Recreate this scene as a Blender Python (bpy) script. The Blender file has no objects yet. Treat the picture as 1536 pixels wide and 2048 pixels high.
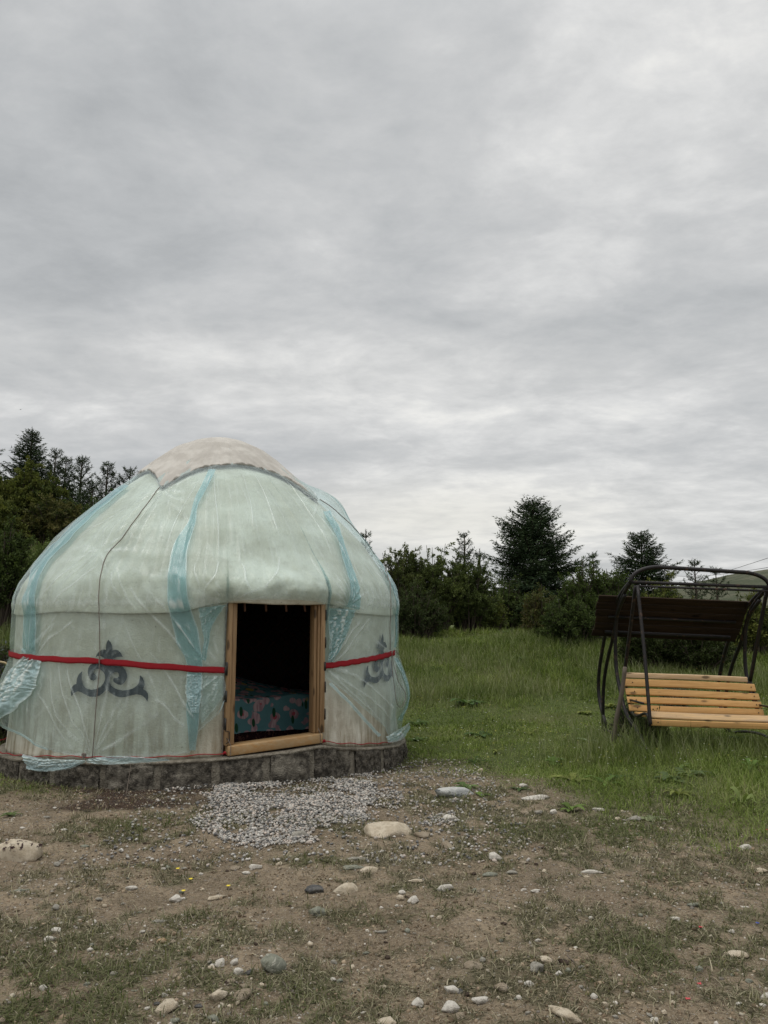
import bpy, math, random
import numpy as np
from mathutils import Vector, Matrix, noise as mnoise
from mathutils.geometry import delaunay_2d_cdt

S = bpy.context.scene
COL = S.collection
R_ = math.radians

# ------------------------------------------------------------------ camera
FPX, PITCH, H = 1538.0, R_(7.8), 1.6
cam_d = bpy.data.cameras.new('camera'); cam = bpy.data.objects.new('camera', cam_d)
COL.objects.link(cam); S.camera = cam
cam_d.sensor_fit = 'HORIZONTAL'; cam_d.sensor_width = 36; cam_d.lens = 36 * FPX / 1536
cam_d.clip_start = 0.05; cam_d.clip_end = 5000
cam.location = (0, 0, H); cam.rotation_euler = (math.pi / 2 + PITCH, 0, 0)
S.render.resolution_x = 768; S.render.resolution_y = 1024
S.view_settings.view_transform = 'Standard'; S.view_settings.look = 'None'
S.view_settings.gamma = 1; S.view_settings.exposure = 0.0

# ------------------------------------------------------------------ node helpers
class NT:
    def __init__(s, nt):
        s.nt = nt; s.n = nt.nodes; s.l = nt.links
    def new(s, t, **k):
        n = s.n.new(t)
        for a, b in k.items(): setattr(n, a, b)
        return n
    def set(s, sock, v):
        if isinstance(v, bpy.types.NodeSocket): s.l.new(v, sock)
        elif v is not None:
            if sock.type == 'RGBA' and len(v) == 3: v = (*v, 1)
            sock.default_value = v
    def math(s, op, a, b=None, c=None, clamp=False):
        n = s.new('ShaderNodeMath', operation=op, use_clamp=clamp)
        s.set(n.inputs[0], a)
        if b is not None: s.set(n.inputs[1], b)
        if c is not None: s.set(n.inputs[2], c)
        return n.outputs[0]
    def vmath(s, op, a, b=None):
        n = s.new('ShaderNodeVectorMath', operation=op)
        s.set(n.inputs[0], a)
        if b is not None: s.set(n.inputs[1], b)
        return n.outputs[1] if op in ('DOT_PRODUCT', 'LENGTH', 'DISTANCE') else n.outputs[0]
    def mix(s, f, a, b, blend='MIX'):
        n = s.new('ShaderNodeMix', data_type='RGBA', blend_type=blend)
        s.set(n.inputs[0], f); s.set(n.inputs[6], a); s.set(n.inputs[7], b)
        return n.outputs[2]
    def noise(s, vec, scale, detail=4, rough=.55, dist=0.0):
        n = s.new('ShaderNodeTexNoise')
        if vec is not None: s.l.new(vec, n.inputs['Vector'])
        n.inputs['Scale'].default_value = scale; n.inputs['Detail'].default_value = detail
        n.inputs['Roughness'].default_value = rough; n.inputs['Distortion'].default_value = dist
        return n.outputs[0]
    def voro(s, vec, scale, feature='F1', out='Distance', rnd=1.0):
        n = s.new('ShaderNodeTexVoronoi', feature=feature)
        if vec is not None: s.l.new(vec, n.inputs['Vector'])
        n.inputs['Scale'].default_value = scale; n.inputs['Randomness'].default_value = rnd
        return n.outputs[out]
    def ramp(s, f, pts, interp='LINEAR'):
        n = s.new('ShaderNodeValToRGB'); cr = n.color_ramp; cr.interpolation = interp
        s.l.new(f, n.inputs[0])
        while len(cr.elements) < len(pts): cr.elements.new(.5)
        for e, (p, c) in zip(cr.elements, pts):
            e.position = p; e.color = (c, c, c, 1) if isinstance(c, (int, float)) else (*c, 1)
        return n.outputs[0]
    def rng(s, f, a, b, c=0., d=1., smooth=True):
        n = s.new('ShaderNodeMapRange'); n.interpolation_type = 'SMOOTHSTEP' if smooth else 'LINEAR'
        s.l.new(f, n.inputs[0])
        for i, v in enumerate((a, b, c, d)): n.inputs[i + 1].default_value = v
        return n.outputs[0]
    def mapping(s, vec, scale=(1, 1, 1), rot=(0, 0, 0), loc=(0, 0, 0)):
        n = s.new('ShaderNodeMapping'); s.l.new(vec, n.inputs[0])
        n.inputs[1].default_value = loc; n.inputs[2].default_value = rot; n.inputs[3].default_value = scale
        return n.outputs[0]
    def bump(s, h, strength=.3, dist=.01, normal=None):
        n = s.new('ShaderNodeBump'); s.l.new(h, n.inputs['Height'])
        n.inputs['Strength'].default_value = strength; n.inputs['Distance'].default_value = dist
        if normal is not None: s.l.new(normal, n.inputs['Normal'])
        return n.outputs[0]

def material(name):
    m = bpy.data.materials.new(name); m.use_nodes = True
    t = NT(m.node_tree); t.n.clear()
    t.out = t.new('ShaderNodeOutputMaterial')
    t.p = t.new('ShaderNodeBsdfPrincipled'); t.l.new(t.p.outputs[0], t.out.inputs[0])
    t.tc = t.new('ShaderNodeTexCoord')
    return m, t
def setp(t, color=None, rough=None, normal=None, spec=None, metal=None):
    if color is not None: t.set(t.p.inputs['Base Color'], color)
    if rough is not None: t.set(t.p.inputs['Roughness'], rough)
    if normal is not None: t.l.new(normal, t.p.inputs['Normal'])
    if spec is not None: t.p.inputs['Specular IOR Level'].default_value = spec
    if metal is not None: t.p.inputs['Metallic'].default_value = metal

# ------------------------------------------------------------------ world: overcast sky
SUN_EL, SUN_AZ = R_(74), R_(-130)
W = bpy.data.worlds.new('World'); S.world = W; W.use_nodes = True
w = NT(W.node_tree); w.n.clear()
wo = w.new('ShaderNodeOutputWorld'); bg = w.new('ShaderNodeBackground'); w.l.new(bg.outputs[0], wo.inputs[0])
sky = w.new('ShaderNodeTexSky', sky_type='NISHITA'); sky.sun_disc = False
sky.sun_elevation = SUN_EL; sky.sun_rotation = SUN_AZ
tc = w.new('ShaderNodeTexCoord')
sep = w.new('ShaderNodeSeparateXYZ'); w.l.new(tc.outputs['Generated'], sep.inputs[0])
X, Y, Z = sep.outputs
zz = w.math('MAXIMUM', Z, 0.0); den = w.math('ADD', zz, 0.15)
comb = w.new('ShaderNodeCombineXYZ'); w.l.new(w.math('DIVIDE', X, den), comb.inputs[0]); w.l.new(w.math('DIVIDE', Y, den), comb.inputs[1])
P = comb.outputs[0]
n1 = w.noise(w.mapping(P, scale=(.8, 1.15, 1), loc=(3.1, 1.7, 0), rot=(0, 0, .35)), 0.55, 5, .5, .35)
n2 = w.noise(w.mapping(P, scale=(1., 1.15, 1), loc=(7.3, 2.2, .5), rot=(0, 0, .7)), 2.6, 7, .60, .30)
n3 = w.noise(w.mapping(P, scale=(.9, 1.2, 1), loc=(1.3, 9.2, 2.5)), 9.0, 5, .62, .2)
v = w.math('ADD', w.math('MULTIPLY', w.math('SUBTRACT', n1, .5), .95), w.math('MULTIPLY', w.math('SUBTRACT', n2, .5), .86))
v = w.math('ADD', v, w.math('MULTIPLY', w.math('SUBTRACT', n3, .5), .34))
def dirvec(px, py):
    d = Vector(((px - 768) / FPX, 0, 0)); dy = (1024 - py) / FPX
    d = Vector(((px - 768) / FPX, math.cos(PITCH) - dy * math.sin(PITCH), math.sin(PITCH) + dy * math.cos(PITCH))); return d.normalized()
def blob(px, py, wx, wz, amp):
    """bright or dark cloud mass: gaussian in direction"""
    d = dirvec(px, py)
    dx = w.math('DIVIDE', w.math('SUBTRACT', X, d.x), wx); dz = w.math('DIVIDE', w.math('SUBTRACT', Z, d.z), wz)
    q = w.math('ADD', w.math('MULTIPLY', dx, dx), w.math('MULTIPLY', dz, dz))
    g = w.math('EXPONENT', w.math('MULTIPLY', q, -1.0))
    g = w.math('MULTIPLY', g, w.rng(Y, -.1, .3))
    return w.math('MULTIPLY', g, amp)
blobs = [(640, 760, .30, .075, .085), (1330, 850, .16, .05, .05), (870, 1035, .17, .05, .34), (760, 1010, .10, .05, .06), (1150, 250, .30, .20, .06),
         (1400, 630, .30, .06, -.13), (300, 430, .32, .08, -.07), (500, 640, .5, .02, -.05), (300, 700, .35, .03, .06), (1250, 1000, .25, .05, .02), (500, 870, .4, .03, -.02), (120, 850, .12, .05, .03), (1480, 60, .30, .16, .06), (1150, 330, .25, .14, .05), (60, 120, .25, .15, -.05)]
for b in blobs: v = w.math('ADD', v, blob(*b))
cl = w.ramp(w.math('ADD', v, .5), [(.10, (.40, .415, .425)), (.36, (.515, .528, .535)), (.54, (.61, .617, .618)), (.70, (.74, .742, .735)), (.88, (.93, .92, .885))])
warm = w.math('ADD', blob(870, 1040, .25, .05, .5), blob(640, 760, .5, .06, .08))
cl = w.mix(warm, cl, (.70, .685, .62))
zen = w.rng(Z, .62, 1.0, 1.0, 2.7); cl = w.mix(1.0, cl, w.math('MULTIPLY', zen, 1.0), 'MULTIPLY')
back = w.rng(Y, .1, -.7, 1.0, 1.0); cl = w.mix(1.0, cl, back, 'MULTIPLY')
low = w.rng(Z, -.02, .02); cl = w.mix(low, (.14, .145, .13), cl)
skyn = w.mix(1.0, sky.outputs[0], (.10, .10, .10), 'MULTIPLY')
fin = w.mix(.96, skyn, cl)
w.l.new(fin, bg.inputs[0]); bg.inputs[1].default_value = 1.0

sun_d = bpy.data.lights.new('sun', 'SUN'); sun_d.energy = 1.3; sun_d.angle = R_(30); sun_d.color = (1, .95, .88)
sun = bpy.data.objects.new('sun', sun_d); COL.objects.link(sun)
sd = Vector((math.sin(SUN_AZ) * math.cos(SUN_EL), math.cos(SUN_AZ) * math.cos(SUN_EL), math.sin(SUN_EL)))
sun.rotation_euler = sd.to_track_quat('Z', 'Y').to_euler(); sun.location = (0, 0, 30)

# ------------------------------------------------------------------ numeric helpers
rng = np.random.default_rng(7)
def sm(x, a=0., b=1.):
    t = np.clip((np.asarray(x, float) - a) / (b - a), 0, 1); return t * t * (3 - 2 * t)
def _h(ix, iy, seed):
    n = (ix.astype(np.int64) * 374761393 + iy.astype(np.int64) * 668265263 + seed * 982451653) & 0x7fffffff
    n = ((n ^ (n >> 13)) * 1274126177) & 0x7fffffff
    return ((n ^ (n >> 16)) & 0xffff) / 65535.0
def vn(x, y, seed=0):
    x = np.asarray(x, float); y = np.asarray(y, float); x, y = np.broadcast_arrays(x, y)
    ix = np.floor(x); iy = np.floor(y); fx = x - ix; fy = y - iy
    fx = fx * fx * (3 - 2 * fx); fy = fy * fy * (3 - 2 * fy)
    a = _h(ix, iy, seed); b = _h(ix + 1, iy, seed); c = _h(ix, iy + 1, seed); d = _h(ix + 1, iy + 1, seed)
    return (a * (1 - fx) + b * fx) * (1 - fy) + (c * (1 - fx) + d * fx) * fy
def fbm(x, y, seed=0, o=4, g=.5):
    s = 0; a = 1; t = 0
    for i in range(o):
        s = s + a * vn(np.asarray(x) * 2 ** i + i * 13.7, np.asarray(y) * 2 ** i - i * 7.1, seed + i * 17); t += a; a *= g
    return s / t
def ray(x, y):
    dx = (x - 768) / FPX; dy = (1024 - y) / FPX; c, s = math.cos(PITCH), math.sin(PITCH)
    return np.array([dx, c - dy * s, s + dy * c])
def atY(x, y, Yd):
    d = ray(x, y); return Vector((d[0] * Yd / d[1], Yd, H + d[2] * Yd / d[1]))
def atX(x, y, X0):
    d = ray(x, y); k = X0 / d[0]; return Vector((X0, d[1] * k, H + d[2] * k))

def mesh_np(name, V, Fs, mat=None, parent=None, cols=None, smooth=False, kind=None, mats=None, midx=None):
    """V (n,3); Fs list of int arrays (m,k)"""
    me = bpy.data.meshes.new(name); V = np.asarray(V, np.float32)
    if not isinstance(Fs, (list, tuple)): Fs = [Fs]
    Fs = [np.asarray(f, np.int32) for f in Fs if len(f)]
    me.vertices.add(len(V)); me.vertices.foreach_set('co', V.ravel())
    loops = np.concatenate([f.ravel() for f in Fs]); tot = np.concatenate([np.full(len(f), f.shape[1], np.int32) for f in Fs])
    st = np.concatenate([[0], np.cumsum(tot)[:-1]]).astype(np.int32)
    me.loops.add(len(loops)); me.loops.foreach_set('vertex_index', loops)
    me.polygons.add(len(tot)); me.polygons.foreach_set('loop_start', st); me.polygons.foreach_set('loop_total', tot)
    if smooth: me.polygons.foreach_set('use_smooth', np.ones(len(tot), bool))
    if midx is not None: me.polygons.foreach_set('material_index', np.asarray(midx, np.int32))
    me.update(calc_edges=True); me.validate()
    if cols is not None:
        for k, c in cols.items():
            c = np.asarray(c, np.float32)
            if c.ndim == 1: c = np.stack([c, c, c], 1)
            a = me.color_attributes.new(k, 'FLOAT_COLOR', 'POINT')
            a.data.foreach_set('color', np.concatenate([c, np.ones((len(c), 1), np.float32)], 1).ravel())
    for m in (mats or ([mat] if mat else [])): me.materials.append(m)
    o = bpy.data.objects.new(name, me); COL.objects.link(o)
    if parent is not None: o.parent = parent
    if kind: o['kind'] = kind
    return o
def local(o, root):
    """shift a mesh built in world space into its root's space"""
    o.matrix_parent_inverse = Matrix.Translation(root.location).inverted()
def empty(name, loc, label, cat, group=None):
    o = bpy.data.objects.new(name, None); COL.objects.link(o); o.location = loc; o.empty_display_size = .1
    tag(o, label, cat, group); return o
def tag(o, label, cat, group=None, kind=None):
    o['label'] = label; o['category'] = cat
    if group: o['group'] = group
    if kind: o['kind'] = kind
    return o
def grid_faces(nu, nv, closed=False):
    """verts index = i*nv + j, i<nu"""
    i = np.arange(nu if closed else nu - 1); j = np.arange(nv - 1)
    I, J = np.meshgrid(i, j, indexing='ij'); I2 = (I + 1) % nu
    return np.stack([I * nv + J, I2 * nv + J, I2 * nv + J + 1, I * nv + J + 1], -1).reshape(-1, 4)
class Geo:
    def __init__(s): s.V = []; s.F = {}; s.n = 0; s.C = []
    def add(s, V, F, col=None):
        V = np.asarray(V, float).reshape(-1, 3); s.V.append(V)
        for f in (F if isinstance(F, list) else [F]):
            f = np.asarray(f, int); s.F.setdefault(f.shape[1], []).append(f + s.n)
        if col is not None: s.C.append(np.broadcast_to(np.asarray(col, float), (len(V), 3)))
        s.n += len(V)
    def tube(s, pts, r, k=8, square=False, cap=True, col=None):
        pts = [Vector(p) for p in pts]; n = len(pts); rs = r if hasattr(r, '__len__') else [r] * n
        up = Vector((0, 0, 1)); V = []; prev = None
        for i in range(n):
            t = (pts[min(i + 1, n - 1)] - pts[max(i - 1, 0)]).normalized()
            if prev is None:
                a = t.cross(up);
                if a.length < .05: a = t.cross(Vector((0, 1, 0)))
                a.normalize()
            else:
                a = prev - t * prev.dot(t); a.normalize()
            prev = a; b = t.cross(a)
            for q in range(k):
                an = 2 * math.pi * (q + (.5 if square else 0)) / k
                V.append(pts[i] + (a * math.cos(an) + b * math.sin(an)) * rs[i] * (1.25 if square else 1))
        F = []
        for i in range(n - 1):
            for q in range(k):
                F.append((i * k + q, i * k + (q + 1) % k, (i + 1) * k + (q + 1) % k, (i + 1) * k + q))
        s.add([tuple(v) for v in V], np.array(F), col)
        if cap:
            base = s.n - n * k
            s.F.setdefault(k, []).append(np.array([[base + q for q in range(k)][::-1], [base + (n - 1) * k + q for q in range(k)]]))
    def box(s, c, ax, hs, col=None):
        """c centre, ax 3 axes, hs half sizes"""
        c = np.array(c, float); ax = [np.array(a, float) for a in ax]
        V = [c + ax[0] * hs[0] * i + ax[1] * hs[1] * j + ax[2] * hs[2] * k for i in (-1, 1) for j in (-1, 1) for k in (-1, 1)]
        F = [(0, 1, 3, 2), (4, 6, 7, 5), (0, 4, 5, 1), (2, 3, 7, 6), (0, 2, 6, 4), (1, 5, 7, 3)]
        s.add(V, np.array(F), col)
    def build(s, name, mat, parent=None, smooth=False, kind=None, bevel=0):
        V = np.concatenate(s.V); F = [np.concatenate(f) for f in s.F.values()]
        o = mesh_np(name, V, F, mat, parent, {'col': np.concatenate(s.C)} if s.C else None, smooth, kind)
        if parent is not None and isinstance(parent, bpy.types.Object): 
            rt = parent
            while rt.parent: rt = rt.parent
            o.matrix_parent_inverse = Matrix.Translation(rt.location).inverted() if parent is rt else Matrix()
        if bevel:
            b = o.modifiers.new('bevel', 'BEVEL'); b.width = bevel; b.segments = 2; b.limit_method = 'ANGLE'
        return o
def smooth_line(pts, n):
    """Catmull-Rom resample"""
    P_ = [np.array(p, float) for p in pts]; P_ = [2 * P_[0] - P_[1]] + P_ + [2 * P_[-1] - P_[-2]]
    out = []; m = len(P_) - 3
    for i in range(n):
        u = i / (n - 1) * m; k = min(int(u), m - 1); t = u - k; a, b, c, d = P_[k:k + 4]
        out.append(.5 * ((2 * b) + (-a + c) * t + (2 * a - 5 * b + 4 * c - d) * t * t + (-a + 3 * b - 3 * c + d) * t ** 3))
    return np.array(out)

# ------------------------------------------------------------------ terrain
YC = np.array([-2.1447, 9.8697])          # yurt centre
def gz(x, y):
    x = np.asarray(x, float); y = np.asarray(y, float)
    z = 1.15 * sm(y, 11.5, 20) - .10 * sm(y, 7.6, 9.2) * (1 - sm(y, 11, 14)) * (1 - sm(x, 1.5, 3.5))
    z = z + 1.9 * sm(y, 11.5, 20) * sm(-x, 3.0, 8.0)
    z = z + .6 * sm(-x, 5, 14) * sm(y, 6, 12)
    z = z - 1.2 * sm(y, 30, 60)
    near = 1 - sm(np.hypot(x, y), 25, 60)
    d = np.hypot(x - YC[0], y - YC[1]); k = .25 + .75 * sm(d, 2.5, 3.6)
    z = z + near * k * (.10 * (fbm(x * .55, y * .55, 3, 3) - .5) + .035 * (fbm(x * 2.3, y * 2.3, 9, 3) - .5))
    z = z + (1 - sm(np.hypot(x, y), 10, 16)) * .028 * (fbm(x * 9, y * 9, 21, 3) - .5)
    far = sm(y, 80, 260) * sm(x, 10, 120)
    return z
def ground_pt(px, py):
    d = ray(px, py); k = H / -d[2]
    for _ in range(12):
        p = d * k; k = (H - float(gz(p[0], p[1]))) / -d[2]
    p = d * k; return Vector((p[0], p[1], float(gz(p[0], p[1]))))

# where the meadow starts, by bearing from the path
_b = [(-400, 1560), (0, 1560), (300, 1545), (780, 1512), (860, 1528), (940, 1540), (1010, 1560), (1080, 1560), (1130, 1585), (1200, 1628), (1300, 1640), (1400, 1655), (1536, 1660), (1900, 1640)]
_bt = []
for a, b in _b:
    d = ray(a, b); k = H / -d[2]; _bt.append((d[0] / d[1], d[1] * k))
_bt = np.array(_bt)
def green(x, y):
    yb = np.interp(x / np.maximum(y, .5), _bt[:, 0], _bt[:, 1])
    return sm(y - yb + 1.5 * (fbm(x * 1.6, y * 1.6, 31, 3) - .5) + .5 * (fbm(x * 6, y * 6, 32, 2) - .5), -1.0, 1.3)
_patches = [(300, 1655, .62, .28, 1.0), (600, 1560, .0, .0, 0), (640, 1722, .22, .10, .9), (70, 1575, .9, .18, .8), (1290, 1900, .55, .42, .85), (560, 2010, .45, .35, .8), (100, 1990, .9, .7, .9),
            (1180, 1665, .8, .35, 1.0), (1010, 1660, .45, .35, .9), (925, 1600, .45, .32, .9), (260, 1900, .5, .2, .5), (980, 1900, .5, .25, .45), (1010, 1610, .5, .2, .5), (660, 1640, .5, .15, .5),
            (1480, 1760, .6, .5, .55), (420, 1850, .7, .3, .4), (1330, 1720, .7, .25, .55), (200, 1780, .6, .3, .25), (900, 1730, .4, .25, .35), (1450, 2000, .5, .2, .35), (700, 1850, .7, .2, .35), (780, 1980, .4, .12, .3)]
_pp = [(ground_pt(a, b), c, d, e) for a, b, c, d, e in _patches if c > 0]
def tuft_mask(x, y):
    m = 0
    for p, sx, sy, a in _pp:
        m = np.maximum(m, a * np.exp(-((x - p.x) / sx) ** 2 - ((y - p.y) / sy) ** 2))
    n = fbm(x * 1.7, y * 1.7, 51, 4); n2 = fbm(x * 6, y * 6, 77, 2)
    c = fbm(x * 8.5, y * 8.5, 44, 3); return np.clip(sm(n * .75 + n2 * .42 + m * .5, .50, .66), 0, 1) * (.10 + .90 * sm(c + .12 * m, .46, .56))
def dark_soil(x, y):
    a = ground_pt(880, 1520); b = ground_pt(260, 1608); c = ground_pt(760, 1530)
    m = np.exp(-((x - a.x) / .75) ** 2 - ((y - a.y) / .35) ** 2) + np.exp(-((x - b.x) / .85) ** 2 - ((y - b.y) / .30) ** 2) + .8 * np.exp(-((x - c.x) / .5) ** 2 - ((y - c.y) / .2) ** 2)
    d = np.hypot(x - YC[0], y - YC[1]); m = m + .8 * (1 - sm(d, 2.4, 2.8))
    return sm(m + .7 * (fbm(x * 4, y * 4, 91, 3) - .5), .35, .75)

def axis(a, b, step, lim, grow=1.12):
    v = list(np.arange(a, b, step)); s = step; x = v[-1]
    while x < lim[1]: s *= grow; x += s; v.append(x)
    s = step; x = v[0]; pre = []
    while x > lim[0]: s *= grow; x -= s; pre.append(x)
    return np.array(pre[::-1] + v)
gx = axis(-4.6, 5.6, .028, (-1500, 1500)); gy = axis(3.0, 10.5, .028, (-600, 2500))
GX, GY = np.meshgrid(gx, gy, indexing='ij')
V = np.stack([GX, GY, gz(GX, GY)], -1).reshape(-1, 3)
m_ground, t = material('ground_soil')
at = t.new('ShaderNodeAttribute', attribute_name='green').outputs['Color']
dk = t.new('ShaderNodeAttribute', attribute_name='damp').outputs['Color']
tf = t.new('ShaderNodeAttribute', attribute_name='tuft').outputs['Color']
ob = t.tc.outputs['Object']
a1 = t.noise(ob, 1.3, 5, .6); a2 = t.noise(ob, 9, 6, .65); a3 = t.noise(ob, 70, 4, .7); a4 = t.noise(ob, 260, 2, .6)
soil = t.mix(t.rng(a1, .38, .62), (.19, .146, .098), (.32, .252, .172))
soil = t.mix(t.rng(a2, .40, .66), soil, (.20, .157, .108))
soil = t.mix(t.math('MULTIPLY', t.rng(a3, .45, .75), .55), soil, (.41, .335, .24))
soil = t.mix(t.math('MULTIPLY', t.rng(t.noise(ob, 45, 3, .6), .50, .62), .55), soil, (.105, .082, .058))
vd = t.voro(ob, 85, 'F1', 'Distance'); vc = t.voro(ob, 85, 'F1', 'Color')
sepc = t.new('ShaderNodeSeparateColor'); t.l.new(vc, sepc.inputs[0])
spk = t.math('MULTIPLY', t.math('LESS_THAN', vd, .26), t.math('GREATER_THAN', sepc.outputs[0], .80))
soil = t.mix(spk, soil, t.mix(sepc.outputs[1], (.50, .45, .37), (.26, .25, .235)))
vd2 = t.voro(ob, 190, 'F1', 'Distance'); vc2 = t.voro(ob, 190, 'F1', 'Color'); s2 = t.new('ShaderNodeSeparateColor'); t.l.new(vc2, s2.inputs[0])
spk2 = t.math('MULTIPLY', t.math('LESS_THAN', vd2, .30), t.math('GREATER_THAN', s2.outputs[0], .82))
soil = t.mix(spk2, soil, (.48, .44, .37))
soil = t.mix(t.math('MULTIPLY', tf, .75), soil, t.mix(t.rng(a3, .35, .65), (.065, .062, .036), (.15, .135, .082)))  # soil darkened under grass clumps, in place of shade at the blade bases
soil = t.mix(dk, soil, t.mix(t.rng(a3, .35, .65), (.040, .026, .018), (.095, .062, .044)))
gr = t.mix(t.rng(a3, .35, .7), (.055, .075, .022), (.12, .145, .05))
gr = t.mix(t.rng(t.noise(ob, .35, 4, .6), .45, .65), gr, (.11, .115, .045))
gcol = t.mix(at, soil, gr)
hh = t.math('ADD', t.math('MULTIPLY', a3, .6), t.math('ADD', t.math('MULTIPLY', a4, .35), t.math('MULTIPLY', spk, .25)))
setp(t, gcol, .95, t.bump(hh, 1.0, .022), .15)
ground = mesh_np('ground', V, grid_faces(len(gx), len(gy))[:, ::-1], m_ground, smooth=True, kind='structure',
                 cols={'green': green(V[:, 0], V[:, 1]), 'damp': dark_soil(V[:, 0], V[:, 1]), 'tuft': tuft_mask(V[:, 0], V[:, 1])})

# far bare hill on the right
def hill():
    n, m = 150, 60; u = np.linspace(0, 1, n); vv = np.linspace(0, 1, m)
    U, Q = np.meshgrid(u, vv, indexing='ij')
    x = 70 + U * 330; y = 190 + Q * 230
    ridge = np.interp(x, [60, 95, 110, 134, 155, 180, 230, 300, 400], [0, 1, 5, 15, 19.5, 24.5, 31, 38, 42])
    z = -1.5 + ridge * np.sin(np.clip(Q * 1.35, 0, 1) * math.pi / 2) * (1 + .10 * (fbm(x * .03, y * .03, 5, 4) - .5)) + .9 * (fbm(x * .12, y * .12, 8, 4) - .5)
    m_, t = material('hill_turf'); ob = t.tc.outputs['Object']
    c = t.mix(t.rng(t.noise(ob, .05, 5, .6), .4, .6), (.062, .072, .044), (.098, .098, .066))
    c = t.mix(t.math('MULTIPLY', t.rng(t.noise(ob, .55, 4, .6), .56, .66), .8), c, (.035, .048, .028))
    c = t.mix(t.math('MULTIPLY', t.rng(t.noise(t.mapping(ob, scale=(1, .3, 1)), .35, 4, .6), .62, .7), .6), c, (.15, .14, .11))
    setp(t, c, .95, None, .1)
    mesh_np('hill', np.stack([x, y, z], -1).reshape(-1, 3), grid_faces(n, m)[:, ::-1], m_, smooth=True, kind='structure')
hill()
#@@YURT
# ------------------------------------------------------------------ yurt geometry
PZ = np.array([-.2, .10, .46, 1.20, 1.64, 1.80, 1.97, 2.20, 2.50, 2.70, 2.90, 3.13, 3.32, 3.45, 3.58, 3.70, 3.80, 3.85, 3.87])
PR = np.array([2.34, 2.335, 2.33, 2.325, 2.325, 2.295, 2.235, 2.11, 1.90, 1.71, 1.50, 1.25, 1.01, .86, .71, .55, .34, .17, .004])
def prof(z): return np.interp(z, PZ, PR)
_zs = np.linspace(-.2, 3.87, 1500); _zs = np.concatenate([_zs[:-120], np.linspace(_zs[-120], 3.87, 900)])
_rs = prof(_zs); _al = np.concatenate([[0], np.cumsum(np.hypot(np.diff(_zs), np.diff(_rs)))])
# smooth the profile a little
def z2s(z): return np.interp(z, _zs, _al)
def s2z(s): return np.interp(s, _al, _zs)
def wrapd(a): return (np.asarray(a) + 180.) % 360. - 180.
def bulge(ph, z):
    ph = np.asarray(ph, float); z = np.asarray(z, float)
    b = .15 * np.exp(-(wrapd(ph - 28) / 19.5) ** 4) * np.exp(-((z - 1.90) / .20) ** 2)
    b = b + .02 * np.exp(-((z - 1.95) / .2) ** 2) + .022 * np.sin(np.radians(ph * 3 + 40)) * sm(z, .5, 2) * (1 - sm(z, 3, 3.6))
    return b
def nrm(z):
    e = .03; dr = prof(z + e) - prof(z - e); l = np.hypot(dr, 2 * e); return 2 * e / l, -dr / l
def surf(ph, z, off=0.):
    ph = np.asarray(ph, float); z = np.asarray(z, float); nr, nz = nrm(z)
    r = prof(z) + bulge(ph, z); a = np.radians(ph); r = r + off * nr
    return np.stack([YC[0] + r * np.sin(a), YC[1] - r * np.cos(a), z + off * nz], -1)
def px2s(px, py, off=0.):
    d = ray(px, py); d = d / np.linalg.norm(d); k = 5.0; prevf = None
    def f(k):
        p = d * k; z = p[2] + H; x = p[0] - YC[0]; y = p[1] - YC[1]; ph = math.degrees(math.atan2(x, -y))
        return math.hypot(x, y) - float(prof(min(z, 3.87)) + bulge(ph, z)) - off, ph, z
    best = None; k0 = k
    while k < 12.5:
        v, ph, z = f(k)
        if z < 3.87 and v <= 0:
            a, b = k - .02, k
            for _ in range(12):
                m = (a + b) / 2
                if f(m)[0] > 0: a = m
                else: b = m
            _, ph, z = f(b); return ph, z
        if best is None or v < best[0]: best = (v, ph, z)
        k += .02
    return best[1], min(best[2], 3.86)
def line_s(pts, off=0.): return np.array([px2s(*p, off) for p in pts])

BT = np.array([(-180, .10), (-90, .12), (-60, .14), (-51, .16), (-20, .24), (0, .26), (15, .28), (30, .30), (39, .325), (46, .27), (55, .22), (72, .145), (90, .11), (180, .10)])
def basez(ph): return np.interp(wrapd(ph), BT[:, 0], BT[:, 1])
DL, DR = 14.9, 40.4

# ---- materials
def felt_mat():
    m, t = material('felt'); ob = t.tc.outputs['Object']
    c = t.mix(t.rng(t.noise(ob, 2.1, 5, .6), .38, .66), (.54, .51, .41), (.70, .675, .58))
    c = t.mix(t.math('MULTIPLY', t.rng(t.noise(ob, 5, 6, .7), .50, .72), .34), c, (.27, .24, .165))
    sp = t.new('ShaderNodeSeparateXYZ'); t.l.new(ob, sp.inputs[0])
    st = t.math('MULTIPLY', t.rng(t.noise(t.mapping(ob, scale=(9, 9, 1.2)), 1, 5, .65), .40, .62), t.rng(sp.outputs[2], 1.15, .10))
    c = t.mix(t.math('MULTIPLY', st, .8), c, (.25, .19, .115))
    c = t.mix(t.math('MULTIPLY', t.math('GREATER_THAN', t.noise(ob, 34, 3, .7), .70), .7), c, (.12, .09, .055))
    h = t.math('ADD', t.noise(ob, 60, 5, .7), t.math('MULTIPLY', t.noise(ob, 8, 4, .6), 1.5))
    setp(t, c, .95, t.bump(h, .5, .012), .1); return m
M_felt = felt_mat()
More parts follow.
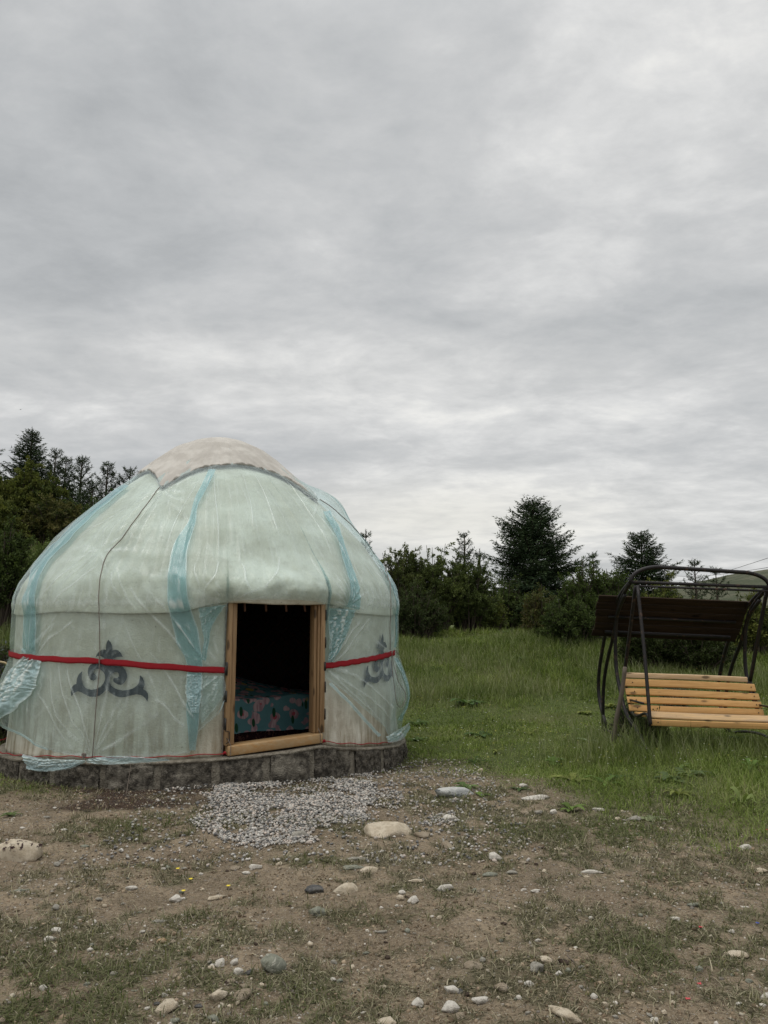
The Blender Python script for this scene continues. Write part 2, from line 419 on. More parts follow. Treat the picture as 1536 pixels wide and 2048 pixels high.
def film_mat(name, a0, tint, body, rough=.24, cz=.34):
    m, t = material(name); ob = t.tc.outputs['Object']
    tr = t.new('ShaderNodeBsdfTransparent'); tr.inputs[0].default_value = (*tint, 1)
    hz = t.noise(ob, 3.5, 5, .65, .8)
    stq = t.noise(t.mapping(ob, scale=(5, 5, .9)), 2.0, 5, .65, .5)
    cr = t.new('ShaderNodeAttribute', attribute_name='crease').outputs['Color']
    al = t.math('ADD', a0 - .11, t.math('ADD', t.math('MULTIPLY', hz, .12), t.math('MULTIPLY', stq, .10)))
    al = t.math('ADD', al, t.math('MULTIPLY', cr, cz))
    lw = t.new('ShaderNodeLayerWeight'); lw.inputs[0].default_value = .35
    al = t.math('ADD', al, t.math('MULTIPLY', lw.outputs['Facing'], .34), clamp=True)
    ck = t.noise(t.mapping(ob, scale=(1, 1, .45)), 22, 5, .62, 1.2); fine = t.noise(ob, 110, 3, .6)
    rid = t.math('ABSOLUTE', t.math('SUBTRACT', t.noise(t.mapping(ob, scale=(1, 1, .5)), 13, 4, .55, 1.6), .5))
    h = t.math('ADD', t.math('MULTIPLY', ck, .8), t.math('ADD', t.math('MULTIPLY', fine, .06), t.math('MULTIPLY', t.rng(rid, .0, .05), -.22)))
    setp(t, t.mix(cr, body, (.66, .74, .71)), rough, t.bump(h, .34, .012), .5)  # milky creases, painted paler to stand in for gloss streaks
    t.p.inputs['Coat Weight'].default_value = .55; t.p.inputs['Coat Roughness'].default_value = .13
    mx = t.new('ShaderNodeMixShader'); t.l.new(al, mx.inputs[0]); t.l.new(tr.outputs[0], mx.inputs[1]); t.l.new(t.p.outputs[0], mx.inputs[2])
    t.l.new(mx.outputs[0], t.out.inputs[0]); return m
M_film = film_mat('plastic_film', .085, (.89, .962, .962), (.57, .69, .70))
M_fold = film_mat('plastic_film_doubled', .30, (.70, .88, .90), (.30, .50, .54), .26)
M_bunch = film_mat('plastic_film_bunched', .42, (.84, .96, .97), (.50, .68, .71), .2)
m_, t = material('red_webbing'); ob = t.tc.outputs['Object']
setp(t, t.mix(t.noise(t.mapping(ob, scale=(1, 1, 12)), 14, 3, .6), (.25, .010, .018), (.36, .022, .030)), .75, t.bump(t.noise(ob, 300, 2), .3, .002), .2); M_red = m_
m_, t = material('cap_canvas'); ob = t.tc.outputs['Object']
setp(t, t.mix(t.rng(t.noise(ob, 4, 5, .6), .4, .65), (.43, .405, .365), (.53, .505, .46)), .85, t.bump(t.math('ADD', t.noise(ob, 18, 4, .6, .6), t.math('MULTIPLY', t.noise(ob, 400, 2), .1)), .35, .012), .2); M_cap = m_
m_, t = material('rope_fibre'); ob = t.tc.outputs['Object']
setp(t, t.mix(t.noise(ob, 60, 3), (.10, .08, .07), (.24, .20, .17)), .9); M_rope = m_
m_, t = material('navy_applique'); ob = t.tc.outputs['Object']
setp(t, t.mix(t.noise(ob, 12, 4, .6), (.005, .009, .014), (.012, .020, .030)), .8, None, .2); M_navy = m_
m_, t = material('black_iron'); setp(t, (.02, .018, .016), .6); M_iron = m_
def wood_mat(name, light, dark, axis='x', knots=True, rough=.55, gloss=.3, scale=1.):
    m, t = material(name); ob = t.tc.outputs['Object']
    sc = {'x': (1, 16, 16), 'z': (16, 16, 1), 'y': (16, 1, 16)}[axis]
    v_ = t.mapping(ob, scale=sc); n = t.noise(v_, 2.2 * scale, 6, .65, .6)
    c = t.mix(t.rng(n, .32, .68), light, dark)
    c = t.mix(t.math('MULTIPLY', t.rng(t.noise(ob, 1.7, 4, .6), .45, .65), .4), c, tuple(.7 * a for a in light))
    if knots:
        ks = {'x': (3.2, 8, 8), 'z': (8, 8, 3.2), 'y': (8, 3.2, 8)}[axis]
        kd = t.voro(t.mapping(ob, scale=ks), 1.0); c = t.mix(t.math('MULTIPLY', t.rng(kd, .22, .10), .85), c, tuple(.22 * a for a in dark))
    c = t.mix(t.math('MULTIPLY', t.rng(t.noise(t.mapping(ob, scale=sc), 6, 4, .7), .60, .72), .5), c, tuple(.45 * a for a in dark))
    setp(t, c, rough, t.bump(n, .25, .004), gloss); return m
M_door = wood_mat('door_pine', (.37, .24, .125), (.23, .135, .065), 'z', True, .5)
M_sill = wood_mat('worn_sill_pine', (.44, .31, .17), (.40, .215, .075), 'x', True, .55)

# ---- thing
YR = Vector((float(YC[0]), float(YC[1]), .1))
yurt = empty('yurt', YR, 'round felt yurt wrapped in pale blue plastic film, standing on a ring of stone blocks', 'yurt')
def yo(name, V, F, mat, par=None, **k):
    o = mesh_np(name, V, F, mat, par or yurt, **k)
    if par is None: o.matrix_parent_inverse = Matrix.Translation(YR).inverted()
    return o
def yg(g, name, mat, par=None, **k):
    o = g.build(name, mat, None, **k); o.parent = par or yurt
    if par is None: o.matrix_parent_inverse = Matrix.Translation(YR).inverted()
    return o

# felt wall (open at the doorway)
n = 420; ph = np.linspace(DR, DL + 360, n); q = np.linspace(0, 1, 46)
PHI, Q = np.meshgrid(ph, q, indexing='ij'); zz_ = basez(PHI) + Q * (1.80 - basez(PHI))
aR = np.radians(PHI) * 2.33
dd = -.025 + .016 * (fbm(aR * 1.6, zz_ * 2.2, 12, 3) - .5) * 2 + .02 * (1 - sm(zz_, .1, .5)) * fbm(aR * 3, zz_ * 3, 14, 2)
# horizontal seam crease about half-way up the skirt
dd -= .012 * np.exp(-((zz_ - .58 - .01 * np.sin(aR * 3)) / .008) ** 2) * (fbm(aR * 5, 0 * aR, 44, 2) > .45)
V = surf(PHI, zz_, dd); wall = yo('felt_wall', V.reshape(-1, 3), grid_faces(n, 46), M_felt, smooth=True)
sdf = wall.modifiers.new('solid', 'SOLIDIFY'); sdf.thickness = .022; sdf.offset = -1
# twisted selvedge cord at both sides of the doorway
for p_ in (DL - .05, DR + .05):
    g = Geo(); z0 = float(basez(p_)); g.tube([tuple(surf(p_, z, -.012 + .002 * math.sin(z * 90))) for z in np.linspace(z0, 1.7, 60)], [.007 + .002 * math.sin(i * 2.1) for i in range(60)], 6); yg(g, 'edge_cord', M_rope, smooth=True)

# felt roof skirt, overlapping the wall, rolled over the door
n = 540; m = 150; ph = np.linspace(-180, 180, n + 1)[:-1]
inD = np.exp(-(wrapd(ph - 28) / 20) ** 6)
low = 1.635 + .02 * np.exp(-((wrapd(ph) + 16) / 20) ** 2) + .115 * inD + .012 * np.sin(np.radians(ph * 9))
sT = z2s(3.868); s0 = z2s(low); q = np.linspace(0, 1, m)
Sg = s0[:, None] + (sT - s0[:, None]) * q[None]; ZG = s2z(Sg); PG = np.repeat(ph[:, None], m, 1); A = np.radians(PG) * 2.33
fade = 1 - sm(ZG, 3.2, 3.8)
def roof_d(PG, ZG):
    A = np.radians(PG) * 2.33
    f = 1 - sm(ZG, 3.2, 3.8)
    d = .022 * (fbm(A * 1.5, ZG * 1.1, 61, 3) - .5) * f + .010 * (fbm(A * 4, ZG * 1.2, 62, 3) - .5) * f
    br = np.exp(-(wrapd(PG - 28) / 20) ** 4) * np.exp(-((ZG - 1.93) / .18) ** 2)
    d = d + br * .05 * (fbm(A * 6.5, ZG * 5.0, 63, 4) - .5) * 2
    sk = np.exp(-((ZG - 1.85) / .2) ** 2); d = d + sk * .026 * (fbm(A * 9 + ZG * 2, ZG * 2.6, 64, 4) - .5) * 2
    return d
dR = roof_d(PG, ZG); V = surf(PG, ZG, dR)
curl = np.zeros((n, 4, 3))   # hem rolled inwards
for k_, (do, dz) in enumerate(((-.07, .045), (-.05, .01), (-.02, -.012), (-.003, -.008))):
    curl[:, k_] = surf(ph, low, dR[:, 0] + do * (.35 + .65 * inD)); curl[:, k_, 2] += dz * (.5 + .5 * inD)
V = np.concatenate([curl, V], 1); yo('felt_roof', V.reshape(-1, 3), grid_faces(n, m + 4, True), M_felt, smooth=True)

# ---- plastic film
_ph, _z = line_s([(12, 1436), (60, 1478), (100, 1500), (190, 1516), (380, 1506), (398, 1462), (430, 1432), (445, 1400)]).T
ridges = []   # taut creases, traced as segments on the shell: (phi,z)-(phi,z), width, height
for a, b, wd, ht in [((75, 1310), (152, 1236), .012, .012), ((60, 1290), (140, 1225), .010, -.006), ((262, 1175), (375, 1310), .016, .012), ((300, 1180), (420, 1330), .014, .010), ((235, 1140), (300, 1260), .010, .008),
                    ((225, 1150), (245, 1200), .010, .008), ((300, 1300), (395, 1440), .014, .010), ((310, 1395), (375, 1455), .014, .010), ((100, 1325), (118, 1440), .012, .010), ((118, 1330), (150, 1455), .012, .012),
                    ((135, 1330), (180, 1470), .012, .013), ((150, 1440), (190, 1508), .010, .010), ((80, 1380), (150, 1500), .012, .008), ((110, 1420), (185, 1506), .010, .008), ((240, 1220), (320, 1400), .012, .007),
                    ((190, 1210), (80, 1290), .012, -.008), ((210, 1130), (110, 1215), .012, .008), ((200, 1100), (90, 1200), .014, .010), ((130, 1215), (60, 1330), .010, .007),
                    ((500, 945), (560, 1090), .018, .012), ((560, 960), (660, 1120), .018, .012), ((430, 945), (440, 1120), .014, .008), ((520, 945), (640, 1150), .012, .008), ((400, 960), (330, 1100), .016, .008),
                    ((480, 940), (505, 1060), .012, .008), ((590, 985), (690, 1130), .014, .010), ((610, 1100), (650, 1190), .012, .008), ((345, 975), (250, 1090), .012, .008), ((330, 985), (150, 1090), .014, .010),
                    ((480, 1130), (500, 1190), .012, .010), ((560, 1120), (530, 1180), .012, .008), ((440, 1130), (410, 1190), .012, .010), ((390, 1130), (400, 1190), .010, .008),
                    ((655, 1345), (770, 1465), .012, .012), ((665, 1345), (775, 1440), .010, .012), ((690, 1340), (780, 1420), .010, .010), ((655, 1360), (755, 1470), .010, -.008), ((680, 1355), (745, 1430), .008, .010),
                    ((700, 1345), (740, 1375), .008, .008), ((655, 1320), (720, 1240), .014, .012), ((670, 1320), (740, 1230), .012, .010), ((650, 1315), (700, 1235), .012, -.008), ((660, 1260), (650, 1320), .012, .010),
                    ((730, 1100), (785, 1215), .012, .010), ((715, 1120), (760, 1215), .012, .010), ((750, 1120), (788, 1190), .010, .010), ((700, 1130), (725, 1215), .012, .010), ((690, 1060), (760, 1140), .014, .01)]:
    p = px2s(*a); q_ = px2s(*b); ridges.append((math.radians(p[0]) * 2.33, z2s(p[1]), math.radians(q_[0]) * 2.33, z2s(q_[1]), wd * .70, ht * 1.0))
knots = [(px2s(206, 1108), 26, .55, .013), (px2s(190, 1508), 30, .55, .014), (px2s(203, 1322), 22, .40, .007), (px2s(648, 1334), 30, .60, .014), (px2s(775, 1302), 26, .40, .010), (px2s(330, 985), 30, .8, .010),
         (px2s(625, 1003), 30, .9, .012), (px2s(455, 1208), 22, .45, .010), (px2s(690, 1212), 24, .45, .016), (px2s(450, 1342), 24, .45, .012), (px2s(60, 1312), 26, .45, .014)]
BZ = np.array([(-180, 1.19), (-60, 1.20), (-52, 1.191), (-15.5, 1.178), (14.9, 1.088), (40.8, 1.101), (72, 1.175), (100, 1.2), (180, 1.19)])
def bandz(ph): return np.interp(wrapd(ph), BZ[:, 0], BZ[:, 1])
def film_d(PG, ZG):
    A = np.radians(PG) * 2.33; Sg = z2s(ZG); low_ = 1 - sm(ZG, 2.9, 3.6)
    base = .030 * sm(ZG, 1.6, 1.75) + .014
    d = base + .014 * (fbm(A * 7 + .8 * np.sin(ZG * 2), ZG * .7, 71, 3) - .5) * low_ * 2 + .006 * (fbm(A * 16, ZG * 1.6, 72, 2) - .5) * low_ * 2
    r_ = np.abs(fbm(A * 2.6 + ZG * 1.1, ZG * 2.2 - A * .6, 73, 3) - .5); d = d + .0025 * np.exp(-(r_ / .03) ** 2) * (1 - sm(ZG, 2.1, 2.6))
    top = sm(ZG, 2.0, 2.6); d = d + top * (.004 * (fbm(PG * .35, ZG * .35, 74, 3) - .5) * 2)
    side = sm(np.abs(wrapd(PG - 12)), 48, 66)                       # looser towards the sides
    flare = np.exp(-((ZG - .68) / .30) ** 2)
    d = d + .10 * side * flare + .02 * flare
    bz = bandz(PG); pinch = np.exp(-((ZG - bz) / .10) ** 2); d = d * (1 - .85 * pinch) + .004 * pinch
    for a0, s0_, a1, s1, wd, ht in ridges:
        vx, vy = a1 - a0, s1 - s0_; L2 = vx * vx + vy * vy; u = ((A - a0) * vx + (Sg - s0_) * vy) / L2
        dist = ((A - a0) * vy - (Sg - s0_) * vx) / math.sqrt(L2); wv = .012 * np.sin(u * 7 + a0 * 9)
        d = d + ht * np.exp(-((dist + wv) / wd) ** 2) * np.clip(1 - (2 * u - 1) ** 4, 0, 1) * ((u > 0) & (u < 1))
    for (p0, z0), nn, rad, amp in knots:
        dx = A - math.radians(p0) * 2.33; dy = Sg - z2s(z0); rr = np.hypot(dx, dy); an = np.arctan2(dy, dx)
        rv = np.abs(vn(an * nn / 6.283 * 1.0 + 9, rr * 1.2 + nn, 80 + nn) - .5) * 2
        d = d + amp * (1 - rv) ** 2 * np.exp(-(rr / rad) ** 2) * np.clip(rr / .08, 0, 1)
    d = d + .17 * np.exp(-(wrapd(PG - 97) / 17) ** 2) * np.exp(-((ZG - 2.98) / .24) ** 2)   # slack balloon at the back
    return np.maximum(d, .012)
phb = np.array([-180, -75, *_ph[:5], *_ph[5:], 14.6, 15.0, 40.35, 40.7, 43, 55, 66, 71, 80, 180])
zb_ = px2s(660, 1372)[1]
zbb = np.array([.16, .30, *_z, .72, 1.78, 1.78, .98, .93, .62, .36, .20, .16, .16])
o_ = np.argsort(phb); phb = phb[o_]; zbb = zbb[o_]
n = 1500; m = 300; ph = np.linspace(-180, 180, n + 1)[:-1]
ph = np.interp(np.linspace(0, 1, n + 1)[:-1], [0, .10, .90, 1], [-180, -85, 95, 180])   # finer where it faces the path
zl = np.interp(ph, phb, zbb) + .012 * (fbm(ph * .8, 0 * ph, 88, 3) - .5) * 2 * (ph < 15)
zl = np.where((ph > 15.0) & (ph < 40.35), np.maximum(1.735 + .03 * np.exp(-((ph - 28) / 14) ** 2) - .05 * np.exp(-((ph - 40.5) / 3) ** 2) * fbm(ph, ph * 0, 4, 2), 1.69), zl)
s0 = z2s(zl); Sg = s0[:, None] + (z2s(3.866) - s0[:, None]) * np.linspace(0, 1, m)[None] ** 1.0; ZG = s2z(Sg); PG = np.repeat(ph[:, None], m, 1)
rd = roof_d(PG, ZG) * sm(ZG, 1.62, 1.68) * .8
fd = film_d(PG, ZG); jmp = np.convolve(np.pad((np.abs(np.diff(zl, append=zl[0])) > .05).astype(float), 8, 'wrap'), np.ones(17), 'valid')[:n] > 0; V = surf(PG, ZG, fd + np.maximum(rd, -.02))
def crease_of(d, k=5, s=.006):
    b = d.copy()
    for ax in (0, 1):
        b = sum(np.roll(b, j, ax) for j in range(-k, k + 1)) / (2 * k + 1)
    c = np.clip((d - b) / s, 0, 1); c[:, :2] = .5; c[:, -8:] = 0; return c
film = yo('plastic_sheet', V.reshape(-1, 3), grid_faces(n, m, True), M_film, smooth=True, cols={'crease': (crease_of(fd) * (1 - jmp[:, None])).ravel()})

def ribbon(name, L, Rr, mat, off=.012, amp=.012, n=120, m=26, par=film, seed=0, px=True, flare=0, curl=True, tex=1.):
    a = line_s(L) if px else np.array(L); b = line_s(Rr) if px else np.array(Rr)
    a = smooth_line(a, n); b = smooth_line(b, n); q = np.linspace(0, 1, m)[None, :, None]
    jag = .06 * (vn(np.arange(n) * .16, seed + 0 * np.arange(n), 5) - .5)[:, None]
    P_ = a[:, None] * (1 - q) + b[:, None] * q; wv = (b - a)[:, None] * jag[:, :, None]; P_ = P_ + wv
    Pp = P_[..., 0]; Zz = np.minimum(P_[..., 1], 3.86); A_ = np.radians(Pp) * 2.33
    i = np.linspace(0, 1, n)[:, None]; qq = q[..., 0]
    w_ = (fbm(qq * 5 + 2 * i + seed, i * 2.5 * tex + seed, 90 + seed, 3) - .5) * 2
    w2 = np.abs(fbm(qq * 7 * tex + seed * 3 + i * 6 * tex, i * 14 * tex, 95 + seed, 3) - .5) * -3 + .5
    e = np.sin(np.pi * qq) ** .5
    d = film_d(Pp, Zz) + roof_d(Pp, Zz) * sm(Zz, 1.62, 1.68) + off + amp * (w_ + w2 * .8) * (.3 + .7 * e) + flare * sm(i, .3, 1)
    V = surf(Pp, Zz, d)
    cr = np.clip(crease_of(d, 3, .006), 0, 1); cr[:, 0] = cr[:, -1] = .7; cr[:, 1] = cr[:, -2] = .4; cr[:3] = .2; cr[-3:] = .2
    me = yo(name, V.reshape(-1, 3), grid_faces(n, m), mat, smooth=True, cols={'crease': cr.ravel()})
    return me
F_ = ribbon('plastic_fold', [(418, 946), (392, 1000), (378, 1050), (352, 1090), (338, 1150), (340, 1220), (352, 1280), (372, 1320), (374, 1370), (374, 1430), (380, 1500)],
            [(432, 946), (400, 1010), (392, 1050), (378, 1100), (374, 1150), (382, 1215), (398, 1270), (405, 1320), (402, 1370), (400, 1420), (392, 1500)], M_fold, .006, .003, seed=1, tex=.6); F_['label'] = 'long narrow blue-green fold running from cap to foot left of the doorway'
F_ = ribbon('plastic_fold', [(250, 975), (190, 1020), (130, 1075), (85, 1120), (62, 1165), (54, 1215), (52, 1260), (48, 1305)],
            [(262, 978), (205, 1025), (150, 1080), (105, 1125), (84, 1170), (78, 1215), (78, 1260), (74, 1308)], M_fold, .006, .003, seed=2, tex=.6); F_['label'] = 'long blue fold down the left edge of the yurt'
F_ = ribbon('plastic_fold', [(52, 1312), (30, 1345), (18, 1380), (8, 1410), (9, 1440)], [(88, 1322), (84, 1360), (72, 1385), (40, 1425), (14, 1444)], M_bunch, .02, .030, seed=3, tex=1.1); F_['label'] = 'crumpled blue fold hanging below the red band at the left edge'
F_ = ribbon('plastic_fold', [(398, 1218), (402, 1250), (408, 1280), (402, 1318)], [(452, 1212), (425, 1250), (418, 1285), (412, 1322)], M_fold, .012, .012, seed=4, tex=1.5)
F_ = ribbon('plastic_fold', [(652, 1218), (654, 1260), (654, 1300), (652, 1324)], [(704, 1222), (694, 1258), (676, 1295), (662, 1324)], M_fold, .015, .022, seed=5, tex=1.2); F_['label'] = 'crumpled blue fold hanging beside the right door post'
F_ = ribbon('plastic_fold', [(640, 1030), (668, 1080), (682, 1130), (692, 1180), (686, 1215)], [(652, 1030), (680, 1078), (696, 1130), (710, 1180), (712, 1222)], M_fold, .006, .008, seed=6)
F_ = ribbon('plastic_fold', [(655, 1012), (700, 1055), (740, 1100), (762, 1150), (783, 1210), (786, 1260), (784, 1295)], [(662, 1012), (712, 1058), (752, 1105), (776, 1155), (789, 1212), (791, 1262), (788, 1295)], M_fold, .008, .006, seed=7)
F_ = ribbon('plastic_fold', [(784, 1316), (788, 1350), (792, 1400), (784, 1440)], [(790, 1316), (795, 1350), (796, 1400), (793, 1442)], M_fold, .012, .010, seed=8)
F_ = ribbon('plastic_fold', [(374, 1348), (372, 1380), (376, 1400), (384, 1424)], [(405, 1350), (404, 1380), (402, 1400), (398, 1424)], M_bunch, .015, .010, seed=9)
F_ = ribbon('plastic_fold', [(405, 1350), (404, 1390), (400, 1430)], [(449, 1352), (447, 1390), (404, 1446)], M_film, .012, .012, seed=10)
# hem bunched over the stone ring
F_ = ribbon('plastic_hem', [(74, 1504), (110, 1512), (150, 1514), (192, 1515)], [(82, 1534), (112, 1538), (160, 1532), (192, 1519)], M_bunch, .13, .018, seed=11, m=30, tex=1.2); F_['label'] = 'pale crumpled hem hanging over the blocks'
F_ = ribbon('plastic_hem', [(192, 1514), (230, 1508), (270, 1508), (340, 1513)], [(192, 1520), (225, 1524), (270, 1522), (345, 1516)], M_bunch, .12, .010, seed=12, m=16, tex=2.0)
F_ = ribbon('plastic_hem', [(752, 1472), (770, 1462), (785, 1452), (795, 1444)], [(756, 1484), (775, 1482), (790, 1474), (797, 1458)], M_bunch, .10, .016, seed=13, m=16, tex=2.0)
# diagonal folded edges
for L_, hw in (([(653, 1368), (680, 1396), (710, 1428), (735, 1455), (752, 1474)], 4), ([(446, 1402), (436, 1425), (420, 1440), (402, 1455)], 3), ([(14, 1444), (45, 1468), (75, 1490), (98, 1500)], 3)):
    ribbon('plastic_fold', L_, [(a + hw * 1.2, b - hw) for a, b in L_], M_bunch, .008, .004, n=60, m=8, seed=14)

# ---- red webbing band, two lengths, and the thin red cord at the foot
def strip(name, p0, p1, zf, hw, off, mat, n=160):
    ph = np.linspace(p0, p1, n); zc = zf(ph); V = []
    for i in range(n):
        tw = hw * (1 - .35 * math.exp(-((ph[i] + 15.3) / 1.0) ** 2)) * (1 + .05 * math.sin(i * .7)); c = zc[i] + .003 * math.sin(i * .33)
        for k, oo in ((1, 0), (.4, .001), (-.4, .001), (-1, 0), (-1, -.0015), (1, -.0015)): V.append(surf(ph[i], c + tw * k, off + oo))
    V = np.array(V); F = grid_faces(n, 6); 
    return yo(name, V, F, mat, smooth=False)
strip('red_band', -78, DL, bandz, .030, .022, M_red).__setitem__('label', 'wide red band left of the doorway')
strip('red_band', DR, 77, bandz, .030, .022, M_red).__setitem__('label', 'wide red band right of the doorway')
g = Geo()
for a, b in ((-100, DL + .6), (DR - .6, 100)):
    pp = np.linspace(a, b, 120); g.tube([tuple(surf(p, float(basez(p)) + .035 + .006 * math.sin(p * .8), .022 + .05 * (p < -30) + .02)) for p in pp], .0045, 6)
for p in (DL + .3, DR - .3): 
    for k in range(3): g.tube([tuple(surf(p + dx, float(basez(p)) + .035 + dz, .05)) for dx, dz in ((-.3, -.01), (.1 * k, .012), (.4, -.005 * k))], .009, 6)
yg(g, 'red_cord', M_red, smooth=True)

# ---- navy ornaments (same cut-out on both sides)
ORN = [(750,165),(790,210),(818,270),(822,345),(870,335),(920,350),(965,395),(990,460),(940,455),(890,462),(850,480),(820,520),(800,560),(840,585),(900,595),(990,625),(1040,680),(1070,770),(1060,840),(1020,900),(970,935),(920,930),(870,905),(835,875),(830,845),(850,815),(905,818),(930,790),(925,745),(900,718),(860,715),(810,745),(775,790),(762,850),(770,900),(800,945),(850,985),(910,1015),(990,1030),(1080,1020),(1160,1000),(1220,960),(1265,900),(1280,830),(1288,770),(1330,810),(1360,880),(1362,940),(1340,1010),(1390,1035),(1420,1090),(1422,1160),(1410,1222),(1370,1160),(1310,1110),(1230,1095),(1130,1115),(1020,1145),(930,1145),(860,1120),(790,1075),(715,1015),(660,1075),(600,1120),(520,1142),(430,1135),(370,1105),(290,1060),(235,1040),(180,1065),(115,1130),(108,1060),(120,990),(160,935),(205,920),(215,830),(250,750),(310,700),(300,790),(305,880),(335,960),(400,1005),(470,1020),(550,1005),(620,965),(670,905),(697,830),(690,760),(650,700),(600,668),(550,660),(510,680),(497,715),(510,745),(540,765),(553,800),(540,840),(500,865),(450,850),(415,800),(400,720),(410,650),(450,590),(520,566),(600,560),(660,555),(690,530),(690,500),(660,465),(620,445),(580,443),(540,460),(550,420),(590,370),(640,335),(690,332),(712,345),(708,280),(720,210)]
op = np.array([px2s(130 + x / 8.533, 1260 + y / 8.533) for x, y in ORN]); oc = op.mean(0); op = op - oc
def ornament(pc, zc, mir, lab):
    pts = [(math.radians(p) * 2.33 * mir, z) for p, z in op]; pts2 = []
    for i in range(len(pts)):
        a, b = pts[i], pts[(i + 1) % len(pts)]; pts2 += [a, ((a[0] + b[0]) / 2, (a[1] + b[1]) / 2)]
    N = len(pts2); 
    inner = [(x, y) for x in np.arange(-.5, .5, .02) for y in np.arange(-.4, .4, .02)]
    vs, es, fs, *_r = delaunay_2d_cdt([Vector(p) for p in pts2] + [Vector(p) for p in inner], [(i, (i + 1) % N) for i in range(N)], [], 1, 1e-5)
    V = np.array([surf(pc + math.degrees(v_.x / 2.33), zc + v_.y, +.004 + .016 * (float(fbm(math.radians(pc) * 2.33 * 1.6 + v_.x * 1.6, (zc + v_.y) * 2.2, 12, 3)) - .5) * 2) for v_ in vs])
    F = np.array([f for f in fs]); o = yo('ornament', V, F, M_navy); o['label'] = lab
ornament(oc[0], oc[1], 1, 'dark navy scroll ornament left of the doorway')
ornament(66.2, oc[1] + .03, -1, 'dark navy scroll ornament at the right side of the wall')

# ---- canvas cap over the crown with pulled-out corners
eA = line_s([(325, 981), (345, 968), (370, 955), (400, 942), (435, 936), (470, 934), (500, 938), (530, 946), (560, 958), (590, 975), (612, 992), (630, 1005)])
pa, pb = eA[0, 0], eA[-1, 0]
e2 = line_s([(325, 981), (320, 966), (314, 955), (304, 946)])
side_l = [(e2[i, 0], e2[i, 1]) for i in (1, 2, 3)]
zmid = 3.50
pts = [(p, z) for p, z in eA] + [(pb + 6, eA[-1, 1] + .06), (pb + 25, 3.34), (pb + 55, 3.42), (pb + 85, 3.22), (pb + 105, 3.40), (pb + 130, zmid), (pb + 158, 3.40)]
pts += [(p + 360, z) for p, z in side_l[::-1]] + [(pa + 360, eA[0, 1])]
pts = np.array(sorted(pts)); 
def capz(ph):
    p = (np.asarray(ph) - pa) % 360 + pa; return np.interp(p, pts[:, 0], pts[:, 1])
n = 480; m = 90; ph = np.linspace(-180, 180, n + 1)[:-1]; zl = capz(ph)
zl = (np.roll(zl, 1) + zl * 2 + np.roll(zl, -1)) / 4
s0 = z2s(zl); Sg = s0[:, None] + (z2s(3.869) - s0[:, None]) * np.linspace(0, 1, m)[None]; ZG = s2z(Sg); PG = np.repeat(ph[:, None], m, 1)
up = (Sg - s0[:, None]) 
d = .050 + .012 * (fbm(PG * .28, up * 1.6, 101, 3) - .5) * 2 * np.exp(-up / .5) + .020 * (np.abs(fbm(PG * .16 + up * 2, up * 2.5, 102, 3) - .5) * -4 + 1) * np.exp(-up / .7)
d += .002 * np.sin(PG * 2.6 + 3 * fbm(PG * .1, up, 5, 2)) * np.exp(-up / .05)
d *= sm(np.linspace(1.02, 0, m) ** .5, 0, .12)[None] * .0 + 1
V = surf(PG, ZG, d)
hem = np.stack([surf(ph, zl + .01, .018 + 0 * ph), surf(ph, zl - .004, .030 + 0 * ph)], 1)
V = np.concatenate([hem, V], 1)
cap = yo('roof_cap', V.reshape(-1, 3), grid_faces(n, m + 2, True), M_cap, smooth=True)
g = Geo(); ln = [tuple(surf(ph[i], zl[i] - .006, .034)) for i in range(n)]; ln.append(ln[0])
g.tube(ln, [.008] * (n + 1), 6, cap=False); yg(g, 'hem_cord', M_rope, cap, smooth=True).matrix_parent_inverse = Matrix()

# ---- ropes
def rope(pts, lab, off=.035, r=.005, hang=None):
    a = line_s(pts); a = smooth_line(a, 90); g = Geo()
    o_ = film_d(a[:, 0], a[:, 1]) * .75 + .022 + np.maximum(roof_d(a[:, 0], a[:, 1]), 0) * sm(a[:, 1], 1.6, 1.7)
    o_ = np.maximum(o_, np.convolve(np.pad(o_, 6, 'edge'), np.ones(13) / 13, 'valid'))
    L = [tuple(surf(p, z, x)) for (p, z), x in zip(a, o_)]
    g.tube(L, r, 6); o = yg(g, 'tie_rope', M_rope, smooth=True); o['label'] = lab
rope([(323, 984), (290, 1030), (255, 1078), (232, 1103), (217, 1125), (207, 1165), (204, 1222), (204, 1322), (198, 1420), (190, 1515)], 'rope running from the left cap corner down the front')
rope([(632, 1008), (670, 1038), (715, 1080), (750, 1122), (764, 1150), (771, 1190), (774, 1240), (775, 1300)], 'rope running from the right cap corner down the side')
g = Geo()
def hang_pt(x, y, off=.055):
    p = px2s(x, y); return tuple(surf(p[0], p[1], off + float(film_d(p[0], p[1])) * .8))
g.tube([hang_pt(*p) for p in smooth_line([(775, 1300), (772, 1325), (771, 1360), (772, 1395), (776, 1410), (781, 1413), (785, 1400), (785, 1385), (780, 1370), (777, 1355), (775, 1330), (774, 1310)], 70)], .0035, 5)
g.tube([hang_pt(*p) for p in smooth_line([(772, 1306), (778, 1300), (784, 1305), (787, 1309), (783, 1304), (778, 1306)], 30)], .004, 5)
yg(g, 'tie_rope', M_rope, smooth=True)['label'] = 'loose loop of cord hanging at the right side'
g = Geo()
p0 = px2s(203, 1322)[0]; g.tube([tuple(surf(p0 + .1 * math.sin(k), 1.178 + (k - 5) * .009, .034)) for k in range(11)], .005, 6)
p0, z0 = px2s(190, 1512)
yg(g, 'rope_knot', M_rope, smooth=True)['label'] = 'small binding where the rope crosses the red band'; g = Geo()
for k in range(4): g.tube([tuple(surf(p0 + dx, z0 + .02 + dz + .004 * k, .17)) for dx, dz in ((-.5, .01), (0, -.012 + .01 * k), (.5, .008))], .007, 6)
